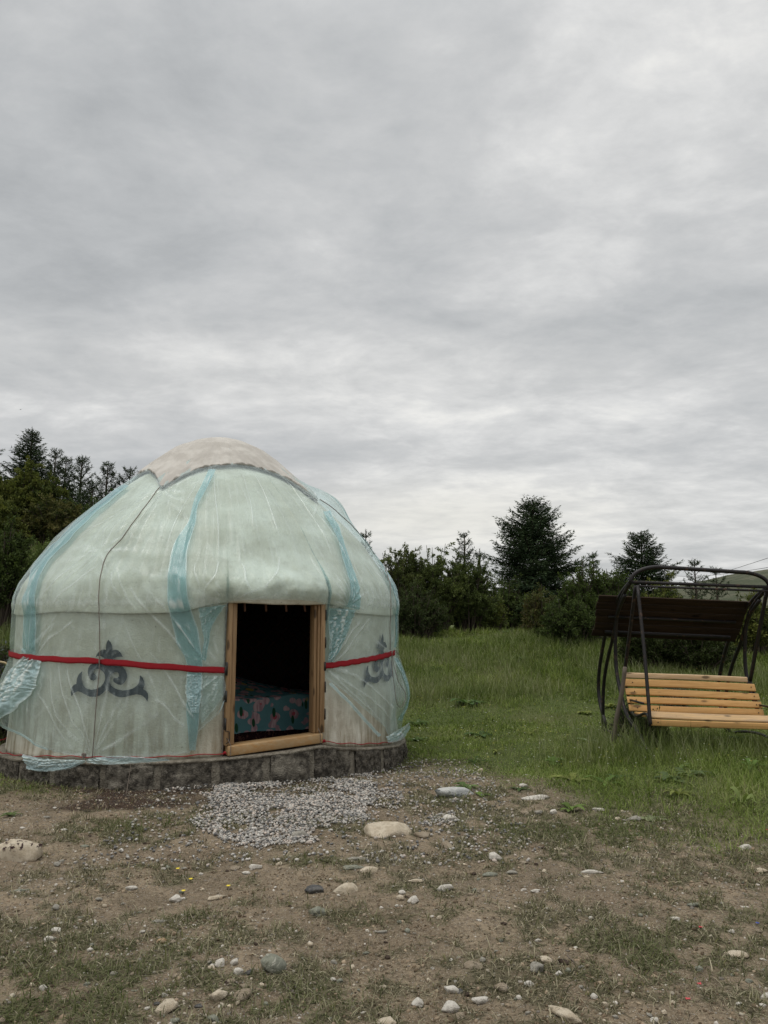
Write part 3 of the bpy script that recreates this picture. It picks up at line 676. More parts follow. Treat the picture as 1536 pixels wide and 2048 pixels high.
yg(g, 'rope_knot', M_rope, smooth=True)['label'] = 'knot gathering the plastic hem at the foot of the rope'

# ---- wooden door frame
Lp = surf(DL, .3); Rp = surf(DR, .3); Lp[2] = Rp[2] = 0
ex = (Rp - Lp); DW = np.linalg.norm(ex); ex /= DW; ey = np.array([ex[1], -ex[0], 0]); ez = np.array([0, 0, 1.])   # ey points out
frame = bpy.data.objects.new('door_frame', None); COL.objects.link(frame); frame.parent = yurt; frame.matrix_parent_inverse = Matrix.Translation(YR).inverted()
frame.location = (0, 0, 0)
zL, zR = .285, .342
def dp(u, o, z): return Lp + ex * u + ey * o + ez * z
def tilt(u): return zL + (zR - zL) * u / DW
def dbox(name, u0, u1, z0, z1, o0, o1, mat, rel=True, bev=.006):
    V = []
    for u in (u0, u1):
        for o in (o0, o1):
            for z in (z0, z1): V.append(dp(u, o, (tilt(u) if rel else 0) + z))
    F = np.array([(0, 1, 3, 2), (4, 6, 7, 5), (0, 4, 5, 1), (2, 3, 7, 6), (0, 2, 6, 4), (1, 5, 7, 3)])
    o = mesh_np(name, np.array(V), F, mat, frame)
    b = o.modifiers.new('bevel', 'BEVEL'); b.width = bev; b.segments = 2
    return o
M_panel = wood_mat('dark_panel', (.16, .08, .035), (.09, .045, .02), 'z')
SH = .098   # sill height
dbox('jamb', .005, .050, SH, 1.455, -.05, .052, M_door); dbox('jamb', .052, .098, SH, 1.455, -.09, .034, M_door)
dbox('jamb', DW - .045, DW + .005, SH, 1.455, -.05, .052, M_door); dbox('jamb', DW - .070, DW - .047, SH, 1.455, -.07, .034, M_door); dbox('jamb', DW - .104, DW - .073, SH, 1.455, -.11, .012, M_door)
dbox('threshold', .03, DW - .02, 0, SH - .003, -.10, .075, M_sill, bev=.012)
dbox('lintel', .005, DW, 1.457, 1.50, -.09, .02, M_door)
for u_, zs_ in ((.003, (.30, .56, .83)), (DW + .007, (.28, .55, 1.0, 1.28))):
    for z_ in zs_:
        g = Geo(); c = dp(u_, .03, tilt(u_) + z_); g.box(c, (ex, ey, ez), (.006, .024, .055)); g.tube([c + ey * .026 - ez * .05, c + ey * .026 + ez * .05], .007, 8)
        o = g.build('hinge', M_iron); o.parent = frame
g = Geo()
for a, b in ((.09, .24), (.24, .26)): pass
c = dp(0, .058, zL)
g.tube([c + ex * .012 + ez * .12, c + ex * .045 + ez * .14, c + ex * .04 + ez * .23, c + ex * .0 + ez * .24], .004, 5); g.tube([c + ex * .014 + ez * .17, c + ex * .04 + ez * .15], .003, 5)
o = g.build('hook', M_iron); o.parent = frame
g = Geo(); c = dp(.09, .078, 0)
g.tube([dp(.03, .06, zL + .16), dp(.055, .078, zL + .10), dp(.05, .082, zL + .02), dp(.035, .08, zL - .03)], .003, 5)
yg(g, 'door_string', M_rope, smooth=True); g = Geo()
g.tube([dp(DW - .07, .06, zR + .15), dp(DW - .055, .078, zR + .10), dp(DW - .045, .082, zR + .02), dp(DW - .06, .06, zR - .02)], .003, 5)
yg(g, 'door_string', M_rope, smooth=True)
for u_ in (0.0, DW + .002):
    g = Geo(); zb2 = float(bandz(DL if u_ == 0 else DR)); c = dp(u_, .04, zb2); g.box(c, (ex, ey, ez), (.012, .012, .045)); yg(g, 'band_buckle', M_iron)

# added dark sheet behind the lattice, standing in for the interior shade
m_, t = material('interior_shade'); ob = t.tc.outputs['Object']; setp(t, t.mix(t.noise(ob, 5, 3), (.075, .062, .050), (.12, .10, .08)), 1.0, None, 0.); M_shade = m_
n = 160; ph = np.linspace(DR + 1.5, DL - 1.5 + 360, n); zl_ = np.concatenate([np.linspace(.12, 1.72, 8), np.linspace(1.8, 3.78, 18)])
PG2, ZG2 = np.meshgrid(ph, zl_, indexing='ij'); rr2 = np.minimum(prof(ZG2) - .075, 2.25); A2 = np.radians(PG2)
yo('interior_shade_sheet', np.stack([YC[0] + rr2 * np.sin(A2), YC[1] - rr2 * np.cos(A2), ZG2], -1).reshape(-1, 3), grid_faces(n, len(zl_)), M_shade, smooth=True)
# ---- lattice wall inside
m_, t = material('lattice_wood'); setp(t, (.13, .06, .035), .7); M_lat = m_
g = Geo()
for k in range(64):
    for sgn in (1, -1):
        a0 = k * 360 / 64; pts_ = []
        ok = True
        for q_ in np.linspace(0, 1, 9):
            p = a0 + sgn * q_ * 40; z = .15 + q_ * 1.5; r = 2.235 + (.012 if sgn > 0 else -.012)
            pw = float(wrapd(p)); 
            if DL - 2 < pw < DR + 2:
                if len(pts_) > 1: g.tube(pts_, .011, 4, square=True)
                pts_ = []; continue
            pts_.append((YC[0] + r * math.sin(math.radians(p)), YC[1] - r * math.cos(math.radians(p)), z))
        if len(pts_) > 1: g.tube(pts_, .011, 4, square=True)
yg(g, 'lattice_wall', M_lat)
g = Geo()
for k in range(64):
    p = (k + .5) * 360 / 64; L = []
    for q_ in np.linspace(0, 1, 8):
        z = 1.66 + q_ * (3.5 - 1.66); r = float(prof(z)) - .10; L.append((YC[0] + r * math.sin(math.radians(p)), YC[1] - r * math.cos(math.radians(p)), z))
    g.tube(L, .012, 5)
yg(g, 'roof_poles', M_lat)

# ---- ring of stone blocks
base = empty('stone_foundation', YR, 'low ring of dark rough concrete blocks with pale mortar joints under the yurt', 'foundation')
def bobj(name, V, F, mat, **k):
    o = mesh_np(name, V, F, mat, base, **k); o.matrix_parent_inverse = Matrix.Translation(YR).inverted(); return o
def conc(name, c0, c1, spot):
    m, t = material(name); ob = t.tc.outputs['Object']
    c = t.mix(t.rng(t.noise(ob, 22, 6, .7), .40, .62), c0, c1); c = t.mix(t.math('MULTIPLY', t.rng(t.noise(ob, 3.2, 4, .6), .52, .66), .75), c, spot)
    c = t.mix(t.math('MULTIPLY', t.rng(t.noise(ob, 90, 3, .7), .60, .72), .6), c, (.26, .245, .215))
    setp(t, c, .95, t.bump(t.math('ADD', t.noise(ob, 30, 6, .7), t.math('MULTIPLY', t.voro(ob, 70), .5)), .8, .02), .15); return m
M_block = conc('rough_block', (.052, .046, .038), (.155, .138, .112), (.27, .245, .20)); M_mortar = conc('mortar', (.17, .150, .118), (.27, .243, .195), (.11, .097, .076))
joints = [float(px2s(x, y)[0]) for x, y in ((12, 1530), (52, 1540), (114, 1550), (212, 1558), (317, 1560), (430, 1555), (530, 1545), (617, 1535), (697, 1520), (755, 1505), (785, 1495))]
while joints[0] > -180 + 8: joints.insert(0, joints[0] - 8.6)
while joints[-1] < 180 - 10: joints.append(joints[-1] + 8.6)
RB = 2.41
def curved_block(name, p0, p1, r0, r1, zb, topoff, mat, rough, seed):
    n, m, d_ = 40, 24, 5
    ph = np.linspace(p0, p1, n); zt = basez(ph) + topoff
    V = []; 
    # front face, then top
    rows = []
    for j in range(m):
        q_ = j / (m - 1); z = zb + (zt - zb) * q_; a_ = np.radians(ph) * 2.33
        e = np.minimum(np.minimum((ph - p0), (p1 - ph)) / (p1 - p0) * 8, 1); e2_ = min(1, (1 - q_) * 7)
        r = r1 - .016 * (1 - e ** .5) - .020 * (1 - e2_ ** .5) + rough * (fbm(a_ * 11 + seed, z * 13, seed, 4) - .5) * 2 + .6 * rough * (fbm(a_ * 34, z * 34, seed + 1, 2) - .5)
        rows.append(np.stack([YC[0] + r * np.sin(np.radians(ph)), YC[1] - r * np.cos(np.radians(ph)), z], -1))
    for j in range(1, d_):
        r = r1 - .016 + (r0 - r1 + .016) * j / (d_ - 1); z = zt + .006 * (fbm(np.radians(ph) * 2.33 * 8, r * 9 + 0 * ph, seed, 3) - .5)
        rows.append(np.stack([YC[0] + r * np.sin(np.radians(ph)), YC[1] - r * np.cos(np.radians(ph)), z], -1))
    for zz2 in (zb,):
        rows.append(np.stack([YC[0] + r0 * np.sin(np.radians(ph)), YC[1] - r0 * np.cos(np.radians(ph)), 0 * ph + zz2], -1))
    rows.append(rows[0])
    A_ = np.stack(rows, 1); k = A_.shape[1]
    F = [grid_faces(n, k)]
    o = bobj(name, A_.reshape(-1, 3), F, mat, smooth=True); return o
for i in range(len(joints) - 1):
    a, b = joints[i], joints[i + 1]; g_ = .80
    curved_block('block', a + g_, b - g_, 2.16, RB + .004 + .008 * math.sin(i * 2.3), -.30, -.022, M_block, .034, 200 + i)
    curved_block('mortar_joint', a - 1.25 + .3 * math.sin(i * 3.1), a + 1.25 + .3 * math.sin(i * 5.3), 2.17, RB - .018, -.30, -.024, M_mortar, .006, 300 + i)
# cement screed on top
n = 300; ph = np.linspace(-180, 180, n + 1)[:-1]; a_ = np.radians(ph) * 2.33
rr = [(2.1, -.10), (2.1, .0), (RB - .02, .0), (RB - .002, -.006), (RB + .004, -.020), (RB - .012, -.034)]
V = []
for r, dz in rr:
    r_ = r + (.010 * (fbm(a_ * 6, a_ * 0 + r, 33, 3) - .5) if r > 2.2 else 0); V.append(np.stack([YC[0] + r_ * np.sin(np.radians(ph)), YC[1] - r_ * np.cos(np.radians(ph)), basez(ph) - .002 + dz + (dz < -.01) * (dz > -.05) * .022 * (fbm(a_ * 8, a_ * 0, 35, 3) - .5)], -1))
bobj('screed', np.stack(V, 1).reshape(-1, 3), grid_faces(n, len(rr), True), M_mortar, smooth=True)

# ---- floor, rug and bed inside
n = 96; ang = np.linspace(0, 2 * math.pi, n + 1)[:-1]
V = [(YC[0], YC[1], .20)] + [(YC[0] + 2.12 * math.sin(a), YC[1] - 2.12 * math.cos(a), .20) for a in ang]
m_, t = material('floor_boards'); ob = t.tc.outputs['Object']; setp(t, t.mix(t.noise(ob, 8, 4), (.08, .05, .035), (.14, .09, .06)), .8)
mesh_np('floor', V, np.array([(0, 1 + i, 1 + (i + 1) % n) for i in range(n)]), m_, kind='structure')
def cloth_patch(name, c, u, v, hu, hv, z, mat, seed, amp=.02, lab='', cat=''):
    n = 60; m = 40; U, Q = np.meshgrid(np.linspace(-1, 1, n), np.linspace(-1, 1, m), indexing='ij')
    zz3 = z + amp * (np.abs(fbm(U * 3 + seed, Q * 5, seed, 3) - .5) * -3 + .8)
    V = np.stack([c[0] + u[0] * U * hu + v[0] * Q * hv, c[1] + u[1] * U * hu + v[1] * Q * hv, zz3], -1)
    o = mesh_np(name, V.reshape(-1, 3), grid_faces(n, m), mat, smooth=True); s_ = o.modifiers.new('s', 'SOLIDIFY'); s_.thickness = .008
    return tag(o, lab, cat)
m_, t = material('dark_rug'); ob = t.tc.outputs['Object']
setp(t, t.mix(t.math('GREATER_THAN', t.noise(ob, 26, 3, .6, 1), .56), (.035, .008, .012), (.16, .07, .05)), .95); M_rug = m_
m_, t = material('mauve_cloth'); ob = t.tc.outputs['Object']; setp(t, t.mix(t.noise(ob, 9, 4), (.17, .10, .15), (.25, .17, .21)), .9); M_mauve = m_
dc = dp(DW / 2, -.0, 0)
c = dc - ey * .55; cloth_patch('rug', c, ex, ey, .75, .40, .225, M_rug, 3, .01, 'dark red patterned rug on the yurt floor before the bed', 'rug')
c = dc - ey * .27 - ex * .02; cloth_patch('blanket', c, ex, ey, .46, .13, .275, M_mauve, 6, .05, 'rumpled mauve cloth lying just inside the threshold', 'cloth')
# bed
bd = np.array([.80, .60, 0]); bw = np.array([-.60, .80, 0])
P1 = np.array([-1.60, 8.52, 0])
bc = P1 + bd * .42 + bw * .62
bed = empty('bed', (bc[0], bc[1], .24), 'bed under a teal flowered quilt seen through the yurt doorway', 'bed')
def bpart(name, V, F, mat, **k):
    o = mesh_np(name, V, F, mat, bed, **k); o.matrix_parent_inverse = Matrix.Translation(bed.location).inverted(); return o
m_, t = material('quilt'); ob = t.tc.outputs['Object']
base_c = t.mix(t.noise(ob, 5, 3), (.075, .19, .205), (.13, .28, .29))
wv = t.noise(ob, 6, 2, .5); pv = t.vmath('ADD', ob, t.mapping(t.tc.outputs['Object'], scale=(.0, .0, .0)))
vd = t.voro(t.mapping(ob, scale=(1, 1, 1.2)), 7.5); f1 = t.math('ADD', vd, t.math('MULTIPLY', t.math('SUBTRACT', wv, .5), .95))
c_ = t.mix(t.rng(f1, .46, .41), base_c, t.mix(t.rng(t.noise(t.mapping(ob, scale=(30, 30, 4)), 1, 2), .4, .6), (.50, .36, .36), (.34, .21, .23)))
c_ = t.mix(t.rng(f1, .13, .09), c_, (.42, .10, .12))
vl = t.voro(t.mapping(ob, scale=(3.4, 3.4, 1.3), rot=(0, .5, .4)), 3.0); c_ = t.mix(t.rng(vl, .24, .20), c_, (.015, .07, .03))
vy = t.voro(t.mapping(ob, loc=(3, 1, 2)), 2.9); c_ = t.mix(t.rng(vy, .16, .12), c_, (.45, .34, .08))
setp(t, c_, .85, t.bump(t.noise(ob, 16, 4, .6, .5), .5, .02), .2); M_quilt = m_
n, m = 90, 90; u = np.linspace(-1, 1, n); U, Q = np.meshgrid(u, u, indexing='ij')
hl, hw, zt_, zb_ = .98, .62, .72, .36
# superellipse blanket: map square to draped box
ru = np.clip(np.abs(U) / .86, 0, 1); rq = np.clip(np.abs(Q) / .80, 0, 1)
e = np.maximum(np.clip((np.abs(U) - .80) / .20, 0, 1), np.clip((np.abs(Q) - .70) / .30, 0, 1))
xu = np.sign(U) * hl * np.clip(np.abs(U) / .84, 0, 1) + np.sign(U) * .06 * np.clip((np.abs(U) - .84) / .16, 0, 1)
xq = np.sign(Q) * hw * np.clip(np.abs(Q) / .76, 0, 1) + np.sign(Q) * .06 * np.clip((np.abs(Q) - .76) / .24, 0, 1)
drop = sm(e, .12, 1) ** .8
z = zt_ - (zt_ - zb_) * drop + .24 * sm(Q, -.7, .7) * sm(-U, -.75, .35) * (1 - drop) - .05 * sm(U, .2, 1) + .022 * (fbm(U * 4, Q * 4, 55, 3) - .5) * 2 + .02 * (fbm(U * 9 + Q * 9, drop * .7, 56, 3) - .5)
V = np.stack([bc[0] + bd[0] * xu + bw[0] * xq, bc[1] + bd[1] * xu + bw[1] * xq, z], -1)
bpart('quilt', V.reshape(-1, 3), grid_faces(n, m), M_quilt, smooth=True)
g = Geo(); g.box((bc[0], bc[1], .33), (bd, bw, ez), (hl - .03, hw - .03, .09)); o = g.build('bed_base', M_rug, None); o.parent = bed; o.matrix_parent_inverse = Matrix.Translation(bed.location).inverted()
U, Q = np.meshgrid(np.linspace(0, 2 * math.pi, 40)[:-1], np.linspace(-1, 1, 20), indexing='ij')
pr = np.sqrt(np.clip(1 - Q ** 4, 0, 1)); cpl = bc - bd * .55 + bw * .22
V = np.stack([cpl[0] + bd[0] * .26 * pr * np.cos(U) + bw[0] * .36 * pr * np.sin(U), cpl[1] + bd[1] * .26 * pr * np.cos(U) + bw[1] * .36 * pr * np.sin(U), .98 + .07 * Q + .01 * np.sin(U * 3)], -1)
bpart('pillow', V.reshape(-1, 3), grid_faces(39, 20, True), M_quilt, smooth=True)
#@@YURT_END
#@@SWING
# ------------------------------------------------------------------ garden swing
X0, X1, DZR = 3.12, 4.86, -.065
SR = Vector((4.0, 10.2, float(gz(4.0, 10.2))))
swing = empty('garden_swing', SR, 'dark iron garden swing with an orange pine slat seat and tilted plank canopy', 'garden swing')
m_, t = material('dark_iron_tube'); ob = t.tc.outputs['Object']
setp(t, t.mix(t.rng(t.noise(ob, 14, 4, .6), .55, .68), (.012, .010, .010), (.065, .036, .022)), .55, t.bump(t.noise(ob, 90, 3), .2, .003), .35); M_tube = m_
M_slat = wood_mat('seat_pine', (.58, .34, .125), (.44, .235, .075), 'x', True, .5, .35)
M_slat2 = wood_mat('pale_seat_pine', (.70, .52, .33), (.56, .38, .20), 'x', True, .6)
M_slat3 = wood_mat('worn_seat_pine', (.58, .38, .18), (.34, .24, .15), 'x', True, .6, .3, 1.4)
M_canopy = wood_mat('canopy_planks', (.040, .026, .016), (.020, .014, .010), 'x', True, .8, .1)
def so(g, name, mat, lab=None, par=None, **k):
    o = g.build(name, mat, None, **k); o.parent = par or swing
    if par is None: o.matrix_parent_inverse = Matrix.Translation(SR).inverted()
    if lab: o['label'] = lab
    return o
def side(pts, n=40): return [atX(x, y, X0) for x, y in (smooth_line(pts, n))]
rear_a = side([(1262, 1162), (1241, 1190), (1217, 1245), (1203, 1310), (1197, 1365), (1200, 1405), (1210, 1445)])
rear_b = side([(1250, 1190), (1236, 1225), (1226, 1275), (1214, 1325), (1207, 1377), (1206, 1440)])
front_a = side([(1260, 1166), (1244, 1195), (1234, 1230), (1231, 1285), (1233, 1340), (1243, 1392), (1254, 1430), (1278, 1468), (1306, 1520)])
def tofloor(L):
    p = L[-1]; z = float(gz(p.x, p.y)) - .05
    return L + [Vector((p.x, p.y + .03 * (p.z - z), z))] if p.z > z else L
rear_a, rear_b, front_a = tofloor(rear_a), tofloor(rear_b), tofloor(front_a)
def other(L): return [Vector((X1, p.y, p.z + DZR)) for p in L]
top = atX(1262, 1162, X0)
zt = (H + ray(1330, 1134)[2] / ray(1330, 1134)[1] * top.y)
hoop = [Vector((X0 + .0, top.y, top.z))]
for k in range(1, 11):
    a = k / 10 * math.pi / 2; hoop.append(Vector((X0 + .36 * (1 - math.cos(a)), top.y, top.z + (zt - top.z) * math.sin(a))))
g = Geo(); L2 = [Vector((X1 - .36 + .36 * math.sin(k / 10 * math.pi / 2), top.y, zt + DZR - (zt - top.z) * (1 - math.cos(k / 10 * math.pi / 2)))) for k in range(11)]
g.tube(rear_a[::-1] + hoop + L2 + other(rear_a), .026, 8); so(g, 'hoop_tube', M_tube, 'long bent tube forming both rear legs and the top bar', smooth=True)
for fn, lb in ((lambda L: L, 'left'), (other, 'right')):
    for L in (rear_b, front_a):
        g = Geo(); g.tube(fn(L), .025, 8); so(g, 'leg', M_tube, smooth=True)
    # curved foot bar joining the feet
    a, b = rear_b[-1], front_a[-1]; L = [Vector((X0, a.y + (b.y - a.y) * q, .02 + (.03 if lb == 'left' else .15) * math.sin(q * math.pi))) for q in np.linspace(0, 1, 16)]
    g = Geo(); g.tube(fn(L), .018, 8); so(g, 'foot_bar', M_tube, smooth=True)
# crossbars at the top
ya = top.y; za = atY(1262, 1164, ya).z
g = Geo(); g.tube([(X0, ya, za), (X1, ya, za + DZR)], .022, 4, square=True); so(g, 'crossbar', M_tube)
yb = ya - .09; zb4 = atY(1266, 1172, yb).z
g = Geo(); g.tube([(X0 + .03, yb, zb4), (X1 - .02, yb, zb4 + DZR)], .015, 4, square=True); so(g, 'crossbar', M_tube)
# hangers
for xo, dz, xs in ((0, 0, 0), (X1 - X0 - .10, DZR, 1)):
    t0 = Vector((X0 + .05 + xo, yb, zb4 + dz))
    f_end = atY(1301, 1449, 9.22); r_end = atY(1249, 1352, 10.2)
    f1 = Vector((f_end.x + xo * .99, 9.22, f_end.z + dz)); fm = Vector(((t0.x * .55 + f1.x * .45) + .01, t0.y * .5 + f1.y * .5 - .0, t0.z * .5 + f1.z * .5))
    g = Geo(); g.tube([Vector(p) for p in smooth_line([t0, fm + Vector((-.012, -.02, 0)), f1 + Vector((0, .02, .12)), f1], 20)], .020, 4, square=True); so(g, 'hanger', M_tube)
    r1 = Vector((r_end.x + xo, 10.22, r_end.z + dz))
    g = Geo(); g.tube([Vector(p) for p in smooth_line([t0 + Vector((-.02, .02, 0)), t0 * .5 + r1 * .5 + Vector((0, .03, 0)), r1], 16)], .020, 4, square=True); so(g, 'hanger', M_tube)
    # seat side rail: down the backrest and forward under the seat
    rail = [Vector((r1.x, r1.y, r1.z)), Vector((r1.x + .01, 10.12, .62 + dz)), Vector((r1.x + .01, 10.02, .42 + dz)), Vector((f1.x, 9.7, .40 + dz)), Vector((f1.x, 9.34, .47 + dz)), Vector((f1.x, 9.25, .34 + dz))]
    g = Geo(); g.tube([Vector(p) for p in smooth_line(rail, 30)], .014, 4, square=True); so(g, 'seat_rail', M_tube)
    a0 = fm * .25 + f1 * .75; z_a = atY(1285, 1405, 9.45).z + dz
    g = Geo(); g.tube([Vector((r1.x, 10.06, atY(1258, 1399, 10.06).z + dz)), Vector((f1.x - .03, 9.34, z_a))], .012, 4, square=True); so(g, 'armrest', M_tube)
# slats
def slat(xl, xr, yt, yb_, Yt, Yb, mat, lab=None, th=.022, drop=DZR):
    tl = atY(xl, yt, Yt); bl = atY(xl, yb_, Yb); n_ = 14
    hv = (tl - bl); up = hv.normalized(); out = Vector((1, 0, 0)).cross(up).normalized()
    if out.y > 0: out = -out
    xL = (tl.x + bl.x) / 2; xR = xr; V = []; prof_ = []
    w2 = hv.length / 2; c = (tl + bl) / 2
    for a, b in ((-w2, 0), (-w2 + .006, th * .5), (w2 - .006, th * .5), (w2, 0), (w2, -th * .5), (-w2, -th * .5)): prof_.append(up * a + out * b)
    for i in range(n_):
        q = i / (n_ - 1); x = xL + (xR - xL) * q
        for p in prof_: V.append((x, c.y + p.y + .004 * math.sin(q * 9 + yt), c.z + p.z + drop * q + .004 * math.sin(q * 5 + yt * 3)))
    k = 6; F = [(i * k + j, i * k + (j + 1) % k, (i + 1) * k + (j + 1) % k, (i + 1) * k + j) for i in range(n_ - 1) for j in range(k)]
    g = Geo(); g.add(V, np.array(F)); g.F.setdefault(6, []).append(np.array([[5, 4, 3, 2, 1, 0], [(n_ - 1) * k + j for j in range(k)]]))
    so(g, 'slat', mat, lab, bevel=.003)
slat(1250, 4.72, 1344, 1355, 10.20, 10.20, M_slat2, 'rounded pale slat along the top of the backrest', .04)
slat(1247, 4.78, 1357, 1372, 10.14, 10.10, M_slat)
slat(1251, 4.79, 1376, 1389.5, 10.07, 10.03, M_slat)
slat(1254, 4.79, 1392.5, 1405.5, 10.02, 9.98, M_slat)
slat(1258, 4.79, 1408.5, 1422, 9.98, 9.95, M_slat)
for k in range(4):
    Yk = 9.86 - k * .115; zk = .415 + (.02 if k == 3 else 0)
    g = Geo(); n_ = 2
    g.box(((3.14 + 4.80) / 2, Yk, zk + DZR / 2), ((.9993, 0, DZR / 1.67), (0, 1, 0), (0, 0, 1)), (.83, .048, .011)); so(g, 'slat', M_slat, bevel=.003)
slat(1297, 4.83, 1423, 1435.5, 9.38, 9.27, M_slat3, 'weathered slat on the front lip of the seat')
slat(1302, 4.84, 1438, 1451, 9.25, 9.25, M_slat, 'front edge slat of the seat')
for yt_, Yt_ in ((1364, 10.12), (1382, 10.05), (1399, 10.0), (1415, 9.96), (1444, 9.24)):
    for q_ in (.03, .97):
        p = atY(1256 if Yt_ > 9.5 else 1306, yt_, Yt_); xx_ = 3.15 + q_ * 1.62; g = Geo(); c_b = Vector((xx_, Yt_ - .014, p.z + DZR * q_)); g.tube([c_b, c_b + Vector((0, -.006, 0))], .007, 8); so(g, 'bolt', M_tube)
# plank canopy
TL, TR = atY(1200, 1190, 10.3), atY(1500, 1203, 10.3); BL, BR = atY(1182, 1271, 10.75), atY(1475, 1278, 10.75)
can = bpy.data.objects.new('canopy', None); COL.objects.link(can); can.parent = swing; can.matrix_parent_inverse = Matrix.Translation(SR).inverted()
ux = (TR - TL).normalized(); dn = (BL - TL); nm = ux.cross(dn).normalized(); Wd = (TR - TL).length
for k in range(6):
    a, b = TL + dn * (k / 6 + .006), TL + dn * ((k + 1) / 6 - .006)
    g = Geo(); c = (a + b) / 2 + ux * (Wd / 2 + .012 * math.sin(k * 5)) + nm * .004 * math.sin(k * 3)
    g.box(c, (ux, dn.normalized(), nm), (Wd / 2 + .01 * math.cos(k * 7), (b - a).length / 2, .010)); so(g, 'plank', M_canopy, par=can, bevel=.002)
for q, m2 in ((.48, M_tube), (.86, M_tube)):
    g = Geo(); a = TL + dn * q; s_ = 1 if nm.y < 0 else -1
    g.box(a + ux * (Wd * .5 + .03) + nm * s_ * .028, (ux, dn.normalized(), nm), (Wd * .43, .016, .016)); so(g, 'canopy_bar', m2, par=can)
# leaning pole
p0, p1 = atX(1250, 1336, 3.06), atX(1211, 1452, 2.98); p1 = ground_pt(1206, 1478)
p1 = Vector((2.93, 10.15, float(gz(2.93, 10.15)) - .02)); p0 = atX(1250, 1334, 3.085)
m_, t = material('weathered_pole'); ob = t.tc.outputs['Object']; setp(t, t.mix(t.noise(t.mapping(ob, scale=(14, 14, 2)), 2, 5, .6), (.075, .06, .046), (.165, .135, .105)), .9, t.bump(t.noise(ob, 40, 4), .5, .006)); M_pole = m_
g = Geo(); L = [p0.lerp(p1, q) + Vector((.008 * math.sin(q * 7), 0, .006 * math.sin(q * 11))) for q in np.linspace(0, 1, 14)]
g.tube([p - p1 for p in L], [.026 + .006 * q + .002 * math.sin(q * 23) for q in np.linspace(0, 1, 14)], 10)
o = g.build('wooden_pole', M_pole, smooth=True); o.location = p1; tag(o, 'grey weathered wooden pole leaning against the left leg of the swing', 'pole')

# overhead wires and the pole that carries them, beyond the frame
m_, t = material('wire'); setp(t, (.05, .05, .055), .6); M_wire = m_
pl = Vector((33.0, 46.0, 0)); g = Geo(); pl.z = float(gz(33, 46)) - .2
g.tube([(0, 0, 0), (0, 0, 7.3)], [.13, .09], 10); 
pole = empty('power_pole', pl, 'wooden power pole standing right of the swing beyond the frame', 'power pole')
o = g.build('shaft', M_pole, None); o.parent = pole
g = Geo(); g.box((0, 0, 6.9), ((1, 0, 0), (0, 1, 0), (0, 0, 1)), (.7, .05, .05)); o = g.build('crossarm', M_pole, None); o.parent = pole
for i, (a, b, lb) in enumerate((((1536, 1116), (1345, 1163), 'upper thin power line crossing the sky above the swing'), ((1536, 1135), (1335, 1151), 'lower thin power line crossing the sky above the swing'))):
    A = atY(*a, 50); B = atY(*b, 95) if i == 0 else atY(*b, 95); dr = (A - B); E_ = B - dr * .6; T = pl + Vector((-.6 + 1.2 * i, 0, 6.95))
    mid = [T.lerp(A, q) for q in np.linspace(0, 1, 6)[:-1]] + [A.lerp(B, q) - Vector((0, 0, .3 * math.sin(q * 3.14))) for q in np.linspace(0, 1, 12)] + [B.lerp(E_, 1.0)]
    g = Geo(); g.tube(mid, .016, 5); o = g.build('power_line', M_wire); tag(o, lb, 'wire')
#@@SWING_END
#@@VEG
# ------------------------------------------------------------------ vegetation
def leaf_mat(name, rough=.6, trans=.25):
    m, t = material(name)
    c = t.new('ShaderNodeAttribute', attribute_name='col').outputs['Color']
    setp(t, c, rough, None, .06)
    if trans:
        tl = t.new('ShaderNodeBsdfTranslucent'); t.l.new(t.mix(1.0, c, (1.0, 1.1, .6), 'MULTIPLY'), tl.inputs[0])
        mx = t.new('ShaderNodeMixShader'); mx.inputs[0].default_value = trans
        t.l.new(t.p.outputs[0], mx.inputs[1]); t.l.new(tl.outputs[0], mx.inputs[2]); t.l.new(mx.outputs[0], t.out.inputs[0])
    return m
M_needle = leaf_mat('needles', .7, .08); M_leaf = leaf_mat('leaves', .6, .28); M_grass = leaf_mat('grass_blades', .7, .3)
m_, t = material('bark'); ob = t.tc.outputs['Object']
setp(t, t.mix(t.noise(t.mapping(ob, scale=(6, 6, 1.5)), 3, 5, .6), (.035, .026, .02), (.11, .085, .065)), .95, t.bump(t.noise(ob, 12, 5), .6, .03)); M_bark = m_
def unit(v): return v / np.maximum(np.linalg.norm(v, axis=-1, keepdims=True), 1e-9)
def tris(P, D, L, Wd, col, r):
    """leaf-like triangles at P along D with length L, width Wd"""
    s_ = unit(np.cross(D, r.normal(size=D.shape))); n = len(P)
    L = np.broadcast_to(L, (n,))[:, None]; Wd = np.broadcast_to(Wd, (n,))[:, None]
    V = np.stack([P - s_ * Wd * .5, P + s_ * Wd * .5, P + D * L], 1).reshape(-1, 3)
    return V, np.arange(3 * n).reshape(-1, 3), np.repeat(col, 3, 0)
def quads(P, D, L, Wd, col, r):
    s_ = unit(np.cross(D, r.normal(size=D.shape))); n = len(P); L = np.broadcast_to(L, (n,))[:, None]; Wd = np.broadcast_to(Wd, (n,))[:, None]
    V = np.stack([P, P + D * L * .5 - s_ * Wd * .5, P + D * L, P + D * L * .5 + s_ * Wd * .5], 1).reshape(-1, 3)
    return V, np.arange(4 * n).reshape(-1, 4), np.repeat(col, 4, 0)
def trunk_obj(root, h, r0, r, lean=.02, name='trunk'):
    g = Geo(); L = [(lean * h * math.sin(q * 2 + h), lean * h * math.cos(q * 3), h * q) for q in np.linspace(0, .97, 12)]
    g.tube(L, [r0 * (1 - q) ** .8 + .008 for q in np.linspace(0, .97, 12)], 8); o = g.build(name, M_bark, None, smooth=True); o.parent = root
    return np.array(L)
